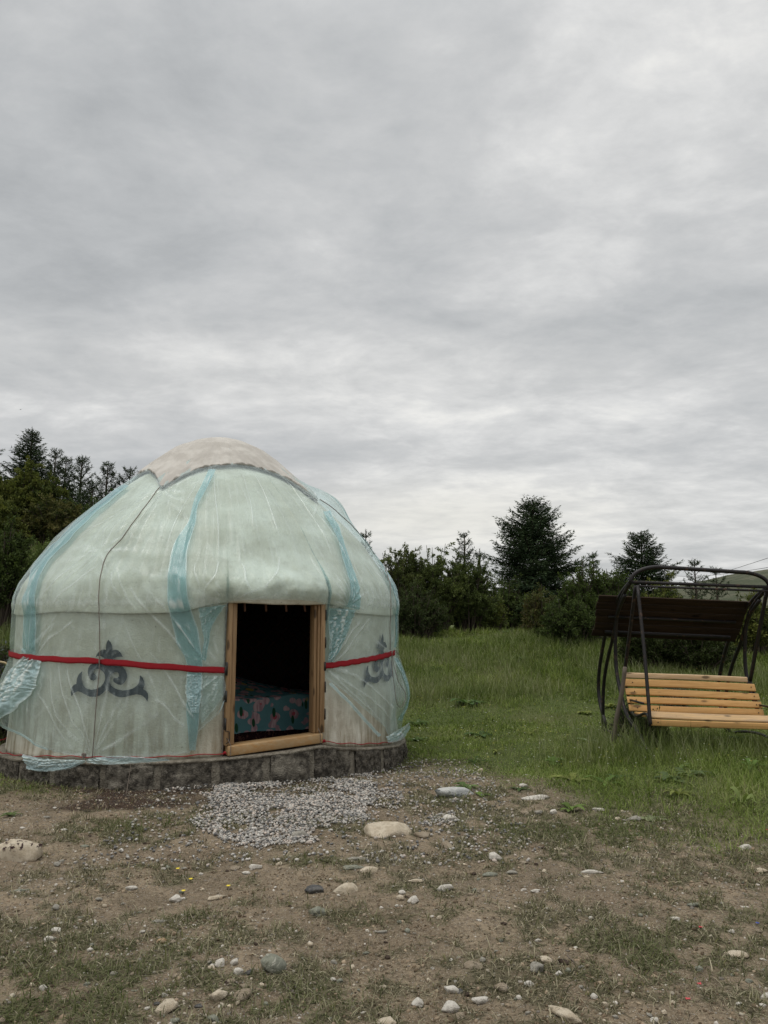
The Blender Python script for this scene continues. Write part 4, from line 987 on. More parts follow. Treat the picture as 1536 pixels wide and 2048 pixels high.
def conifer(kind, label, x, y, h, wd, seed, style='spruce', cat='tree', group=None, dens=1., sc=1., pw=.85):
    r = np.random.default_rng(seed); z0 = float(gz(x, y)) - .05
    root = empty(kind, (x, y, z0), label, cat, group); L = trunk_obj(root, h, .02 * h + .02, r)
    def tp(z): return np.array([np.interp(z, L[:, 2], L[:, k]) for k in range(3)]) + np.array([0, 0, max(0, z - L[-1, 2])])
    Ps, Ds, Ls, Ws, Cs = [], [], [], [], []; bg_ = Geo()
    nW = int((h * (7.5 if style == 'spruce' else 3.4)) * dens)
    for wI in range(nW):
        u = (wI + .5 * r.random()) / nW; u = u ** .92; z = h * (.04 + .95 * u); nb = int(r.integers(5, 8) if style == 'spruce' else r.integers(4, 6))
        a0 = r.random() * 6.28
        for b in range(nb):
            an = a0 + b * 6.283 / nb + r.normal() * .35
            env = (1 - u) ** (pw if style == 'spruce' else .7) * (.84 + .30 * float(vn(np.array([math.cos(a0 + b * 1.2) * 1.3 + seed * 3.1 + 10]), np.array([u * 7 + math.sin(a0 + b * 1.2) * 1.3]), seed)[0])) * (1.0 if style == 'spruce' else (.35 + .65 * min(1, u * 3)))
            Lb = wd / 2 * env * r.uniform(.62, 1.15) + .10 * sc
            if style == 'spruce' and r.random() < .12: Lb *= 1.18
            el = (-.12 + .75 * u + r.normal() * .12) if style == 'spruce' else (.15 + .55 * u + r.normal() * .2)
            hd = np.array([math.cos(an), math.sin(an), 0]); n = max(4, int(Lb / (.055 * sc)))
            s_ = np.linspace(.12, 1, n); up = math.sin(el) * s_ * Lb + (.16 if style == 'spruce' else .30) * Lb * s_ ** 2.4 - .06 * Lb * s_
            hd = hd + 0; pts = tp(z) + hd * (Lb * s_ * math.cos(el))[:, None] + np.array([0, 0, 1]) * up[:, None]
            bg_.tube([tuple(tp(z)), tuple(pts[n // 2]), tuple(pts[-1])], [.006 + .008 * Lb, .005 + .003 * Lb, .003], 4, cap=False)
            sd_ = np.array([-hd[1], hd[0], 0]); cb = r.random()
            for si in (1, -1):
                if style == 'spruce':
                    tl = (.42 * Lb * (1.05 - s_) + .07 * sc) * r.uniform(.6, 1.2, n); td = unit(hd * .75 + sd_ * si * .75 + np.array([0, 0, 1]) * (r.normal(size=(n, 1)) * .18 - .05 + .25 * u))
                    K = np.maximum(2, (tl / (.034 * sc)).astype(int))
                else:
                    keep = s_ > .35; tl = (.20 * Lb * (1.1 - s_) + .10 * sc) * r.uniform(.6, 1.3, n) * keep; td = unit(hd * .6 + sd_ * si * .6 + np.array([0, 0, 1]) * (.55 + r.normal(size=(n, 1)) * .2))
                    K = np.where(keep, np.maximum(3, (tl / (.022 * sc)).astype(int)), 0)
                idx = np.repeat(np.arange(n), K); 
                if len(idx) == 0: continue
                off = r.random(len(idx)); p = pts[idx] + td[idx] * (tl[idx] * off)[:, None]
                d = unit(td[idx] * (.9 if style == 'spruce' else .5) + r.normal(size=(len(idx), 3)) * (.42 if style == 'spruce' else .6))
                Ps.append(p); Ds.append(d); Ls.append(r.uniform(.055, .11, len(idx)) * sc * (1 if style == 'spruce' else 1.25)); Ws.append(r.uniform(.016, .030, len(idx)) * sc)
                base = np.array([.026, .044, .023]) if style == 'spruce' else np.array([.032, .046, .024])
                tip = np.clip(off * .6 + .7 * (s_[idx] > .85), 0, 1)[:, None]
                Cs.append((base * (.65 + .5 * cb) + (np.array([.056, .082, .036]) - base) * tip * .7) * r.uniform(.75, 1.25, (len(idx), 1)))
    # leader
    n = 40; zt = h * (.93 + .09 * r.random(n)); p = np.array([tp(q) for q in zt]); Ps.append(p); Ds.append(unit(r.normal(size=(n, 3)) * .5 + [0, 0, .9])); Ls.append(np.full(n, .09 * sc)); Ws.append(np.full(n, .02 * sc)); Cs.append(np.tile([[.03, .045, .024]], (n, 1)))
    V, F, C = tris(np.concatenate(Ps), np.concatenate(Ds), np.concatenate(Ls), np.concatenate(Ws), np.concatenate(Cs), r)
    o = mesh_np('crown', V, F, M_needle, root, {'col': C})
    b = bg_.build('limbs', M_bark, None); b.parent = root
    return root
def shrub(kind, label, x, y, h, wx, seed, c0, c1, group=None, n=26000, leaf=.05, spiky=.5, cat='bush', wy=None, needle=False, arch=.0):
    r = np.random.default_rng(seed); z0 = float(gz(x, y)) - .08; wy = wy or wx * .8
    root = empty(kind, (x, y, z0), label, cat, group); g = Geo(); Ps, Ds, Cs = [], [], []; ns = int(70 + 30 * wx)
    c0 = np.array(c0); c1 = np.array(c1); per = max(6, n // (ns * 7)); ncol = r.random(9)
    for i in range(ns):
        th = r.random() * 6.283; rr = math.sqrt(r.random()); el = math.acos(min(1, rr ** .9 * .98))        # aim
        lobes = .78 + .30 * vn(np.array([math.cos(th) * 1.5 + seed]), np.array([math.sin(th) * 1.5 + el * 2]), seed)[0]
        tip = np.array([math.cos(th) * rr * wx / 2, math.sin(th) * rr * wy / 2, h * (.22 + .78 * math.sqrt(max(0, 1 - rr ** 2.2)))]) * lobes * r.uniform(.8, 1.12)
        if r.random() < spiky * .35: tip = tip * np.array([1.02, 1.02, 1.15])
        b0 = np.array([math.cos(th), math.sin(th), 0]) * rr * wx * .16
        q = np.linspace(0, 1, 9)[:, None]; L = b0 + (tip - b0) * q + np.array([0, 0, 1]) * (np.sin(q * math.pi) * h * (.10 + arch)) + r.normal(size=3) * .05 * q
        g.tube([tuple(p) for p in L], [.014 * (1 - k / 10) + .003 for k in range(9)], 4, cap=False)
        cm = np.clip(.5 + .35 * r.normal(), 0, 1)
        for k in range(7):
            s0 = r.uniform(.25, 1.0); p0 = L[0] + 0; f = s0 * 8; i0 = min(int(f), 7); p0 = L[i0] + (L[i0 + 1] - L[i0]) * (f - i0); dr = unit((L[-1] - L[0]))
            td = unit(dr * .5 + r.normal(size=3) * .75 + np.array([0, 0, .25 - arch])); tl = r.uniform(.15, .42) * (.5 + .28 * h) * (1.15 - s0 * .5)
            o_ = r.random(per) ** .8; p = p0 + td * (o_ * tl)[:, None] + r.normal(size=(per, 3)) * .022 - np.array([0, 0, 1]) * (o_ ** 2 * tl * arch)[:, None]
            g.tube([tuple(p0), tuple(p0 + td * tl - np.array([0, 0, tl * arch]))], [.005, .002], 3, cap=False)
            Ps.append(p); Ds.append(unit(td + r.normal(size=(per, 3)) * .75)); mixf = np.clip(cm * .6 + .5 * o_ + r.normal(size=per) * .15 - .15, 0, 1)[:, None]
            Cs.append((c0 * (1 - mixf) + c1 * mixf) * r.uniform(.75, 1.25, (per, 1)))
    P_ = np.concatenate(Ps); D_ = np.concatenate(Ds); C_ = np.concatenate(Cs); m = P_[:, 2] > .03; P_, D_, C_ = P_[m], D_[m], C_[m]
    f = tris if needle else quads
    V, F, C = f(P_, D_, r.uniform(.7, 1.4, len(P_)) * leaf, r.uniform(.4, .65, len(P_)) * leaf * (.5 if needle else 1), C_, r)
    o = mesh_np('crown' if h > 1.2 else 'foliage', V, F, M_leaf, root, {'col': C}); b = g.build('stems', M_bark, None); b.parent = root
    return root
def at(px, py, Yd): p = atY(px, py, Yd); return p
def put_conifer(kind, label, px, ytop, Yd, wpx, seed, **k):
    p = atY(px, ytop, Yd); h = p.z - float(gz(p.x, p.y)); return conifer(kind, label, p.x, p.y, h, wpx * Yd / FPX, seed, **k)
def put_shrub(kind, label, px, ytop, Yd, wpx, seed, c0, c1, **k):
    p = atY(px, ytop, Yd); h = p.z - float(gz(p.x, p.y)); return shrub(kind, label, p.x, p.y, h, wpx * Yd / FPX, seed, c0, c1, **k)
DK, MD, OL, LG, BR_ = (.050, .072, .026), (.095, .128, .040), (.175, .185, .050), (.15, .20, .065), (.17, .145, .058)
GB = 'conifers behind the yurt on the left'; GR = 'conifers behind the meadow on the right'
put_conifer('spruce_tree', 'dense dark spruce with a pointed top, tallest tree left of the yurt', 66, 862, 27, 175, 1, group=GB, sc=1.15, dens=1.25, pw=.72)
put_conifer('spruce_tree', 'dark spruce cut off by the left edge of the photo', -26, 856, 25, 150, 2, group=GB, dens=1.1, pw=.75)
put_conifer('pine_tree', 'thin open pine just right of the tallest dark spruce', 114, 900, 29, 106, 3, style='pine', group=GB, sc=1.15, dens=1.5)
put_conifer('pine_tree', 'open pine with a second ragged top beside the tall spruce', 135, 915, 30, 100, 33, style='pine', group=GB, sc=1.15, dens=1.5)
put_conifer('pine_tree', 'pine with sparse up-turned branches, middle of the row left of the yurt roof', 166, 914, 31, 100, 4, style='pine', group=GB, sc=1.2, dens=1.6)
put_conifer('pine_tree', 'small pointed pine top left of the yurt cap', 217, 927, 32, 93, 5, style='pine', group=GB, sc=1.2, dens=1.6)
put_conifer('pine_tree', 'rounded dark pine nearest the yurt roof on its left', 262, 938, 32, 137, 6, style='pine', group=GB, dens=1.4, sc=1.25)
put_conifer('pine_tree', 'bushy pine half hidden behind the yurt roof', 300, 950, 31, 125, 36, style='pine', group=GB, dens=1.4, sc=1.25)
put_conifer('pine_tree', 'low dark pine under the sparse pines left of the roof', 190, 968, 28, 150, 7, style='pine', group=GB, dens=1.5, sc=1.2)
put_conifer('spruce_tree', 'short dark spruce behind the green thicket left of the yurt', 150, 985, 27, 110, 8, group=GB)
put_conifer('spruce_tree', 'low dark spruce close to the left roof edge', 232, 985, 26, 130, 9, group=GB)
put_shrub('bush', 'tall olive green thicket below the dark spruces at the left', 45, 948, 21, 190, 11, DK, OL, n=60000, leaf=.075, arch=.15)
put_shrub('bush', 'olive green arching shrub at the left edge', -30, 985, 19, 150, 12, DK, OL, n=36000, leaf=.06, arch=.15)
put_shrub('bush', 'brownish green shrub right of the olive thicket', 112, 1000, 20, 140, 13, DK, BR_, n=42000, leaf=.06, arch=.15)
put_shrub('bush', 'dark green shrub low at the left edge above the weeds', 10, 1060, 15.5, 130, 14, (.026, .040, .016), MD, n=34000, leaf=.05, arch=.1)
put_shrub('bush', 'mid green shrub on the slope behind the yurt shoulder', 165, 1010, 23, 130, 15, DK, MD, n=26000, leaf=.07)
put_shrub('bush', 'shadowy shrub on the slope just left of the yurt roof', 235, 1000, 22, 110, 16, DK, MD, n=22000, leaf=.07)
put_shrub('bush', 'small green shrub on the slope against the yurt wall', 96, 1092, 17.5, 70, 17, MD, LG, n=12000, leaf=.05)
# right side
put_conifer('spruce_tree', 'big dense dark spruce standing alone above the meadow', 1066, 1004, 24, 240, 21, group=GR, sc=1.25, dens=1.5, pw=.58)
put_conifer('pine_tree', 'pine with upright tufts behind the dark bushes right of the yurt', 932, 1068, 25, 75, 22, style='pine', group=GR, dens=1.5)
put_conifer('pine_tree', 'low leaning pine between the dark bushes and the big spruce', 962, 1100, 26, 60, 23, style='pine', group=GR, dens=1.2)
put_conifer('pine_tree', 'tiny slender pine between the big spruce and the swing', 1188, 1106, 30, 34, 24, style='pine', group=GR, dens=1.2, sc=1.05)
put_conifer('spruce_tree', 'medium spruce behind the top bar of the swing', 1284, 1066, 26, 165, 25, group=GR, sc=1.2, dens=1.4, pw=.6)
put_conifer('pine_tree', 'open pine seen between the top bars of the swing', 1390, 1122, 29, 70, 26, style='pine', group=GR, sc=1.1)
put_conifer('pine_tree', 'low spreading pine at the foot of the bare hill', 1432, 1138, 30, 70, 27, style='pine', group=GR, sc=1.15)
put_conifer('pine_tree', 'treetop just showing over the right shoulder of the yurt', 735, 1062, 27, 60, 28, style='pine', group=GR)
GS = 'bushes behind the meadow'
put_shrub('bush', 'dark spiky bush nearest the right side of the yurt', 800, 1098, 20, 115, 31, (.055, .074, .028), (.13, .148, .052), group=GS, n=44000, leaf=.052, spiky=.5)
put_shrub('bush', 'large dark bush in the middle of the dark clump right of the yurt', 868, 1100, 20.5, 160, 32, (.056, .080, .028), (.14, .165, .055), group=GS, n=60000, leaf=.052, spiky=.3)
put_shrub('bush', 'dark bush on the right of the clump beside the yurt', 935, 1118, 21, 115, 33, (.052, .074, .028), (.12, .150, .050), group=GS, n=42000, leaf=.052, spiky=.2)
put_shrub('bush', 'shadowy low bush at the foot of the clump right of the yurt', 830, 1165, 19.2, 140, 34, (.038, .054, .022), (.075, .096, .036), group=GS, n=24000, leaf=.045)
put_shrub('bush', 'small olive shrub under the big spruce', 985, 1192, 21.5, 55, 35, MD, OL, group=GS, n=9000, leaf=.05)
put_shrub('bush', 'reddish brown twiggy bush in front of the big spruce', 1078, 1180, 19.5, 70, 36, MD, (.11, .075, .036), group=GS, n=14000, leaf=.045)
put_shrub('bush', 'bright green rounded bush left of the swing', 1160, 1146, 19, 115, 37, DK, (.110, .150, .040), group=GS, n=36000, leaf=.045)
put_shrub('bush', 'dark green bush low beside the left swing leg', 1140, 1205, 17.8, 130, 38, (.030, .046, .018), MD, group=GS, n=30000, leaf=.045)
put_shrub('bush', 'green bush behind the left side of the swing frame', 1225, 1140, 19, 110, 39, DK, (.10, .135, .040), group=GS, n=28000, leaf=.05)
put_shrub('bush', 'yellowish green bush showing above the swing canopy', 1330, 1168, 18, 150, 40, DK, OL, group=GS, n=30000, leaf=.05)
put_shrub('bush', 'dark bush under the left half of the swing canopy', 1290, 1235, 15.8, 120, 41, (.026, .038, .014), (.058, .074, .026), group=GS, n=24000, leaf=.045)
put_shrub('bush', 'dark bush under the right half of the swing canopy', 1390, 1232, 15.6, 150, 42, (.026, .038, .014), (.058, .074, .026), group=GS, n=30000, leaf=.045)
put_shrub('bush', 'green bush behind the right legs of the swing', 1505, 1195, 17, 110, 43, DK, OL, group=GS, n=24000, leaf=.05)
put_shrub('bush', 'olive bush at the right edge behind the swing', 1590, 1190, 17, 120, 44, DK, OL, group=GS, n=20000, leaf=.05)
put_shrub('bush', 'distant dark shrubs closing the gap behind the clump', 1010, 1170, 23, 150, 45, DK, MD, group=GS, n=20000, leaf=.06)
put_shrub('bush', 'distant hedge-like bush behind the small slender pine', 1190, 1160, 24, 130, 46, DK, MD, group=GS, n=20000, leaf=.06)

# ---- grass
def blades(name, label, cat, x, y, L, Wd, lean, C, r, seg=2, zoff=-.005):
    n = len(x); z = gz(x, y) + zoff; an = r.random(n) * 6.283; d = np.stack([np.cos(an), np.sin(an)], 1)
    sd_ = np.stack([-d[:, 1], d[:, 0]], 1); le = lean * r.uniform(.3, 1.7, n)
    le = np.clip(le, 0, 1.45); rows = []
    for k, (s_, wf) in enumerate(((0, 1.), (.5, .85), (1., 0)) if seg == 2 else ((0, 1.), (.33, .95), (.68, .7), (1., 0))):
        a = le * (.55 + .75 * s_); hx = L * s_ * np.sin(a); hz = L * s_ * np.cos(np.minimum(a, 1.5))
        c = np.stack([x + d[:, 0] * hx, y + d[:, 1] * hx, z + np.maximum(hz, .002 + .0 * hz)], 1)
        if wf > 0:
            o = np.stack([sd_[:, 0], sd_[:, 1], 0 * x], 1) * (Wd * wf * .5)[:, None]; rows += [c - o, c + o]
        else: rows.append(c)
    V = np.stack(rows, 1); k = V.shape[1]; b = np.arange(n)[:, None] * k
    F4 = [b + np.array([[2 * i, 2 * i + 1, 2 * i + 3, 2 * i + 2]]) for i in range((k - 1) // 2 - 1)]
    F3 = b + np.array([[k - 3, k - 2, k - 1]])
    o = mesh_np(name, V.reshape(-1, 3), [np.concatenate(F4), F3], M_grass, None, {'col': np.repeat(C, k, 0)})
    return tag(o, label, cat, kind='stuff')
def scatter(n, x0, x1, y0, y1, r, pw=1.0, fan=.62):
    """points inside the wedge the path overlooks, a bit wider than the view"""
    y = (y0 ** pw + (y1 ** pw - y0 ** pw) * r.random(n)) ** (1 / pw); x = r.uniform(-1, 1, n) * (y * fan + .6); m = (x > x0) & (x < x1); return x[m], y[m]
def outside(x, y, rad=2.42): return np.hypot(x - YC[0], y - YC[1]) > rad
def pal(n, cols, r, x=None, y=None, j=.22):
    cols = np.array(cols); k = (r.random(n) * len(cols)).astype(int) if x is None else np.clip(((fbm(x * 1.3, y * 1.3, 7, 3) * .7 + r.random(n) * .6 - .15) * len(cols)).astype(int), 0, len(cols) - 1)
    return cols[k] * r.uniform(1 - j, 1 + j, (n, 1))
r = np.random.default_rng(5)
# meadow
x, y = scatter(720000, -20, 20, 5.2, 26, r, 1.15); g_ = green(x, y); k = (r.random(len(x)) < g_ * (.35 + .65 * sm(fbm(x * 1.1, y * 1.1, 66, 3), .35, .5)) * np.clip(13 / y, .5, 1)) & outside(x, y) & (np.abs(x / y) < .60)
x, y = x[k], y[k]; big = fbm(x * .9, y * .9, 67, 3); edge = green(x, y)
tall = sm(y, 12.5, 15.5) * sm(big, .3, .6) * .20 + .10 * sm(x, 1.2, 2.4) * (1 - sm(y, 9.5, 11)) 
L = (.022 + .05 * sm(fbm(x * 3.4, y * 3.4, 68, 3), .3, .7) + .02 * big + tall * .6) * r.uniform(.6, 1.5, len(x)) * (.45 + .55 * edge); C = pal(len(x), [(.080, .112, .028), (.120, .162, .040), (.160, .205, .054), (.205, .240, .080), (.25, .26, .12)], r, x, y)
bl_ = r.random(len(x)) < .06; C = C * (.62 + .76 * fbm(x * 3.4, y * 3.4, 68, 3))[:, None]; C[bl_] = np.array([.23, .21, .12]) * r.uniform(.7, 1.2, (bl_.sum(), 1))
blades('meadow_grass', 'short green meadow grass from the yurt to the bushes', 'grass', x, y, L, .0045 * (y / 8) ** .9 * r.uniform(.8, 1.5, len(x)) + .001, .9 + 0 * x, C, r)
# tall seeding grass under the bushes and round the swing feet
x, y = scatter(150000, -16, 16, 8.6, 21, r, 1.0)
band = sm(y, 13.2, 14.2) * sm(fbm(x * .6, y * .6, 13, 3), .40, .55) + np.exp(-((x - 3.1) / .9) ** 2 - ((y - 9.4) / .8) ** 2) * 1.2 + np.exp(-((x - 4.6) / .8) ** 2 - ((y - 8.9) / .7) ** 2) * .5 + np.exp(-((x - .4) / 1.6) ** 2 - ((y - 14.5) / 1.2) ** 2) + sm(-x, 4.4, 5.0) * sm(y, 8.5, 9.5) * .8
k = (r.random(len(x)) < np.clip(band, 0, 1) * .8) & outside(x, y, 2.6) & (np.abs(x / y) < .6); x, y = x[k], y[k]
L = r.uniform(.12, .38, len(x)) * (1 + .5 * np.exp(-((x - 3.1) / 1.0) ** 2 - ((y - 9.4) / .9) ** 2)) * (.7 + .6 * fbm(x * .8, y * .8, 15, 2)); C = pal(len(x), [(.080, .110, .034), (.120, .155, .050), (.165, .195, .078), (.215, .230, .12), (.26, .26, .16)], r, x, y)
blades('tall_grass', 'tall seeding grass in front of the bushes and around the swing feet', 'grass', x, y, L, .0042 * (y / 9) * r.uniform(.8, 1.4, len(x)), .42 + 0 * x, C, r, 3)
def lush0(x, y):
    m = 0
    for p, sx, sy, a in _pp[:9]: m = np.maximum(m, a * np.exp(-((x - p.x) / sx) ** 2 - ((y - p.y) / sy) ** 2))
    return np.maximum(m, green(x, y))
# worn turf tufts on the trodden earth
x, y = scatter(640000, -9, 9, 2.6, 10.5, r, 1.35); tm = tuft_mask(x, y) * (1 - .7 * dark_soil(x, y)); cl_ = 1.
k = (r.random(len(x)) < tm * cl_ * .66 * np.clip(.75 + lush0(x, y), 0, 1)) & outside(x, y, 2.40) & (green(x, y) < .97); x, y = x[k], y[k]
L = r.uniform(.018, .066, len(x)); lush = .45 * sm(fbm(x * 1.1, y * 1.1, 46, 3), .50, .65)
for p, sx, sy, a in _pp[:9]: lush = np.maximum(lush, a * np.exp(-((x - p.x) / sx) ** 2 - ((y - p.y) / sy) ** 2))
C = pal(len(x), [(.060, .060, .034), (.115, .106, .064), (.175, .158, .100), (.28, .25, .17), (.42, .375, .27)], r); G2 = pal(len(x), [(.065, .088, .026), (.095, .122, .040), (.135, .155, .062)], r)
ml = (lush * .80 * (r.random(len(x)) < .7 + .3 * lush))[:, None]; C = C * (1 - ml) + G2 * ml
blades('worn_turf', 'flattened greyish green grass tufts on the trodden earth', 'grass', x, y, L * (1 + .5 * lush),   .0036 * r.uniform(.7, 1.5, len(x)) * (.6 + y / 9), 1.30 + 0 * x, C, r, 3)
# a thin scatter of straw and dead blades
x, y = scatter(70000, -9, 9, 2.6, 9.5, r, 1.35); k = outside(x, y) & (r.random(len(x)) < .25 + .75 * sm(fbm(x * 3, y * 3, 18, 2), .4, .6)); x, y = x[k], y[k]
C = pal(len(x), [(.24, .20, .135), (.10, .085, .055), (.34, .30, .21), (.055, .045, .032), (.07, .075, .04)], r)
blades('dry_straw', 'dead straw blades strewn over the brown earth', 'straw', x, y, r.uniform(.015, .06, len(x)), r.uniform(.0015, .003, len(x)), 1.5 + 0 * x, C, r, zoff=.004)
# clover and other small leaves between the blades
x, y = scatter(270000, -14, 15, 5.2, 19, r, 1.0); cvm = sm(fbm(x * 1.4, y * 1.4, 36, 3), .40, .58); k = (r.random(len(x)) < green(x, y) * (.25 + .75 * cvm) * np.clip(11 / y, .4, 1)) & outside(x, y, 2.45) & (np.abs(x / y) < .58); x, y = x[k], y[k]; n = len(x)
P_ = np.stack([x, y, gz(x, y) + r.uniform(.01, .075, n)], 1); D_ = unit(r.normal(size=(n, 3)) * [1, 1, .35]); C = pal(n, [(.095, .14, .034), (.140, .195, .05), (.185, .240, .072), (.22, .26, .10)], r, x, y)
V, F, C = quads(P_, D_, r.uniform(.010, .026, n) * (y / 11) ** .7, r.uniform(.007, .015, n) * (y / 11) ** .7, C, r); o = mesh_np('clover', V, F, M_grass, None, {'col': C}); tag(o, 'low clover and small weeds filling the meadow between the grass blades', 'ground cover', kind='stuff')
# small white and yellow meadow flowers
x, y = scatter(9000, -12, 14, 8.2, 20, r, 1.0); k = (green(x, y) > .8) & outside(x, y) & (r.random(len(x)) < .30 * sm(fbm(x * .8, y * .8, 23, 3), .35, .6) + .04) ; x, y = x[k], y[k]; n = len(x)
P_ = np.stack([x, y, gz(x, y) + r.uniform(.05, .16, n)], 1); fl = Geo(); C = np.where(r.random((n, 1)) < .72, np.array([[.55, .55, .48]]), np.array([[.55, .50, .10]]))
a_ = np.arange(6) * math.pi / 3; rd = r.uniform(.007, .014, n) * (y / 11); rim = np.stack([np.cos(a_), np.sin(a_), 0 * a_ + .15], 1)
V = P_[:, None] + rim[None] * rd[:, None, None]; V = np.concatenate([V, P_[:, None] + [[[0, 0, .004]]]], 1)
b_ = np.arange(n)[:, None, None] * 7; F = (b_ + np.array([[i, (i + 1) % 6, 6] for i in range(6)])[None]).reshape(-1, 3)
o = mesh_np('meadow_flowers', V.reshape(-1, 3), F, M_leaf, None, {'col': np.repeat(C, 7, 0)}); tag(o, 'tiny white and yellow flowers scattered through the meadow', 'flowers', kind='stuff')

# ---- broad-leaved weeds
def weed(kind, label, p, nl, Ll, Wl, c, seed, lift=.5, group=None, stem=0.):
    r = np.random.default_rng(seed); root = empty(kind, p, label, 'weed', group); g = Geo()
    for i in range(nl):
        an = i * 2.4 + r.normal() * .3; l = Ll * r.uniform(.6, 1.15); w_ = Wl * r.uniform(.7, 1.2); lf = lift * r.uniform(.5, 1.5); h0 = stem * r.random()
        d = np.array([math.cos(an), math.sin(an), 0]); s_ = np.array([-d[1], d[0], 0]); V = []
        for k, q in enumerate(np.linspace(0, 1, 8)):
            wv = w_ * (math.sin(math.pi * min(1, q * .93 + .07)) ** .8) * .5; z = h0 + l * (lf * q - .75 * lf * q * q * 1.1) + .004; ctr = d * l * q * math.cos(lf * .6)
            rp = 1 + .12 * math.sin(k * 2.6 + i)
            V += [ctr - s_ * wv * rp + [0, 0, z + .10 * wv], ctr + [0, 0, z - .12 * wv], ctr + s_ * wv / rp + [0, 0, z + .10 * wv]]
        F = [(k * 3 + j, k * 3 + j + 1, k * 3 + j + 4, k * 3 + j + 3) for k in range(7) for j in range(2)]
        g.add(np.array(V), np.array(F), np.minimum(np.array(c) * 1.35, .3) * r.uniform(.75, 1.25))
    o = g.build('leaves', M_leaf, None, smooth=True); o.parent = root
    if stem > .05:
        g = Geo(); g.tube([(0, 0, 0), (.01, 0, stem * .5), (0, .01, stem)], [.006, .005, .002], 5, col=(.06, .08, .03)); o = g.build('stem', M_leaf, None); o.parent = root
    return root
BL = [('leafy plant with one pale upturned leaf between stones', 1142, 1622, 9, .17, .05, (.09, .13, .035), .8), ('broad-leaved plant growing over the striped grey slab', 932, 1576, 8, .15, .07, (.07, .11, .035), .5),
      ('single bright leaf lying beside the striped slab', 962, 1592, 3, .12, .06, (.10, .15, .035), .3), ('wilted pale rosette beside the flat grey stone at right', 1302, 1640, 9, .14, .045, (.15, .17, .09), .2),
      ('tall pale green dock plant in the grass at right', 1485, 1612, 8, .24, .06, (.12, .15, .05), 1.2), ('flat dark weed between the two pale stones right of the gravel', 1040, 1580, 8, .12, .04, (.04, .065, .022), .3),
      ('large-leaved burdock clump in the middle of the meadow', 935, 1432, 12, .36, .15, (.05, .085, .028), .6), ('low burdock clump below the large one in the meadow', 960, 1472, 12, .26, .11, (.045, .075, .026), .4),
      ('dark leafy weed clump beside the yurt wall on its right', 835, 1452, 12, .26, .09, (.055, .085, .028), .7), ('burdock with wilting tips near the centre of the meadow', 1010, 1362, 9, .30, .09, (.045, .075, .028), 1.0),
      ('big grey-green leaf in the tall grass left of the swing', 1180, 1484, 3, .24, .10, (.12, .15, .08), .4), ('lush leafy patch at the foot of the yurt at right', 838, 1482, 12, .20, .08, (.06, .095, .03), .6),
      ('green weed at the left edge below the stone ring', 20, 1632, 9, .10, .03, (.08, .11, .04), .5), ('round-leaved plant in the grass at the lower right of the swing', 1378, 1540, 9, .14, .07, (.085, .12, .04), .8),
      ('leafy weed under the seat of the swing', 1470, 1482, 12, .18, .08, (.035, .06, .018), .8), ('brownish weed on the far side of the gravel', 770, 1648, 8, .09, .03, (.10, .075, .03), .4)]
for i, (lb, px, py, nl, Ll, Wl, c, lf) in enumerate(BL): weed('broadleaf_weed', lb, ground_pt(px, py), nl, Ll, Wl, c, 500 + i, lf)
_rw = np.random.default_rng(41); _n = 0; _wk = set()
while _n < 30:
    px, py = _rw.uniform(805, 1536), _rw.uniform(1335, 1600); p = ground_pt(px, py)
    if float(green(p.x, p.y)) < .7: continue
    hs = ('narrow', 'broad', 'ragged')[int(_rw.integers(0, 3))]; tn = ('bright green', 'dull green', 'yellowish green', 'dark green')[int(_rw.integers(0, 4))]; cc = {'bright green': (.085, .135, .035), 'dull green': (.07, .095, .04), 'yellowish green': (.125, .14, .04), 'dark green': (.045, .07, .022)}[tn]
    wh = ('just right of the yurt wall' if px < 950 else 'in the middle of the meadow' if px < 1130 else 'left of the swing' if px < 1240 else 'below the swing seat') + (', far back' if py < 1400 else ', half way' if py < 1490 else ', near the bare earth')
    if (tn, hs, wh) in _wk: continue
    _wk.add((tn, hs, wh))
    weed('broadleaf_weed', '%s %s-leaved weed %s' % (tn, hs, wh), p, 9, _rw.uniform(.14, .28), {'narrow': .035, 'broad': .09, 'ragged': .06}[hs], cc, 700 + _n, _rw.uniform(.4, 1.0), 'weeds in the meadow'); _n += 1
for i, (px, py, hh, lb, c) in enumerate([(1262, 1475, .42, 'dark bushy weed growing up at the left end of the swing seat', (.03, .05, .018)),
                          (1345, 1325, .45, 'silvery tall weed behind the swing seat', (.18, .21, .14)), (1300, 1490, .36, 'dark leafy weeds under the left corner of the swing seat', (.06, .085, .03))]):
    p = ground_pt(px, py) if py > 1400 else atY(px, 1335, 13); q = shrub('tall_weed', lb, p.x, p.y, hh, hh * 1.1, 600 + i, np.array(c) * .8, np.array(c) * 1.25, n=1100, leaf=.032, cat='weed')
for i, (px, Yd, hh, lb, c) in enumerate([(4, 10.5, 1.0, 'tall leafy weeds at the left edge beside the yurt wall', (.075, .10, .035)), (-12, 11.5, 1.1, 'tall weeds with bluish flower spikes at the left edge', (.10, .11, .12)), (28, 13.5, .8, 'green weeds on the slope behind the left yurt shoulder', (.065, .09, .03)), (70, 16, .9, 'grassy green weeds on the slope below the olive thicket', (.055, .085, .025)), (110, 16.5, .9, 'fresh green weeds on the slope close to the roof edge', (.055, .085, .025))]):
    p = atY(px, 1200, Yd); shrub('tall_weed', lb, p.x, p.y, hh, hh * 1.3, 620 + i, np.array(c) * .7, np.array(c) * 1.2, n=6000, leaf=.05, cat='weed')
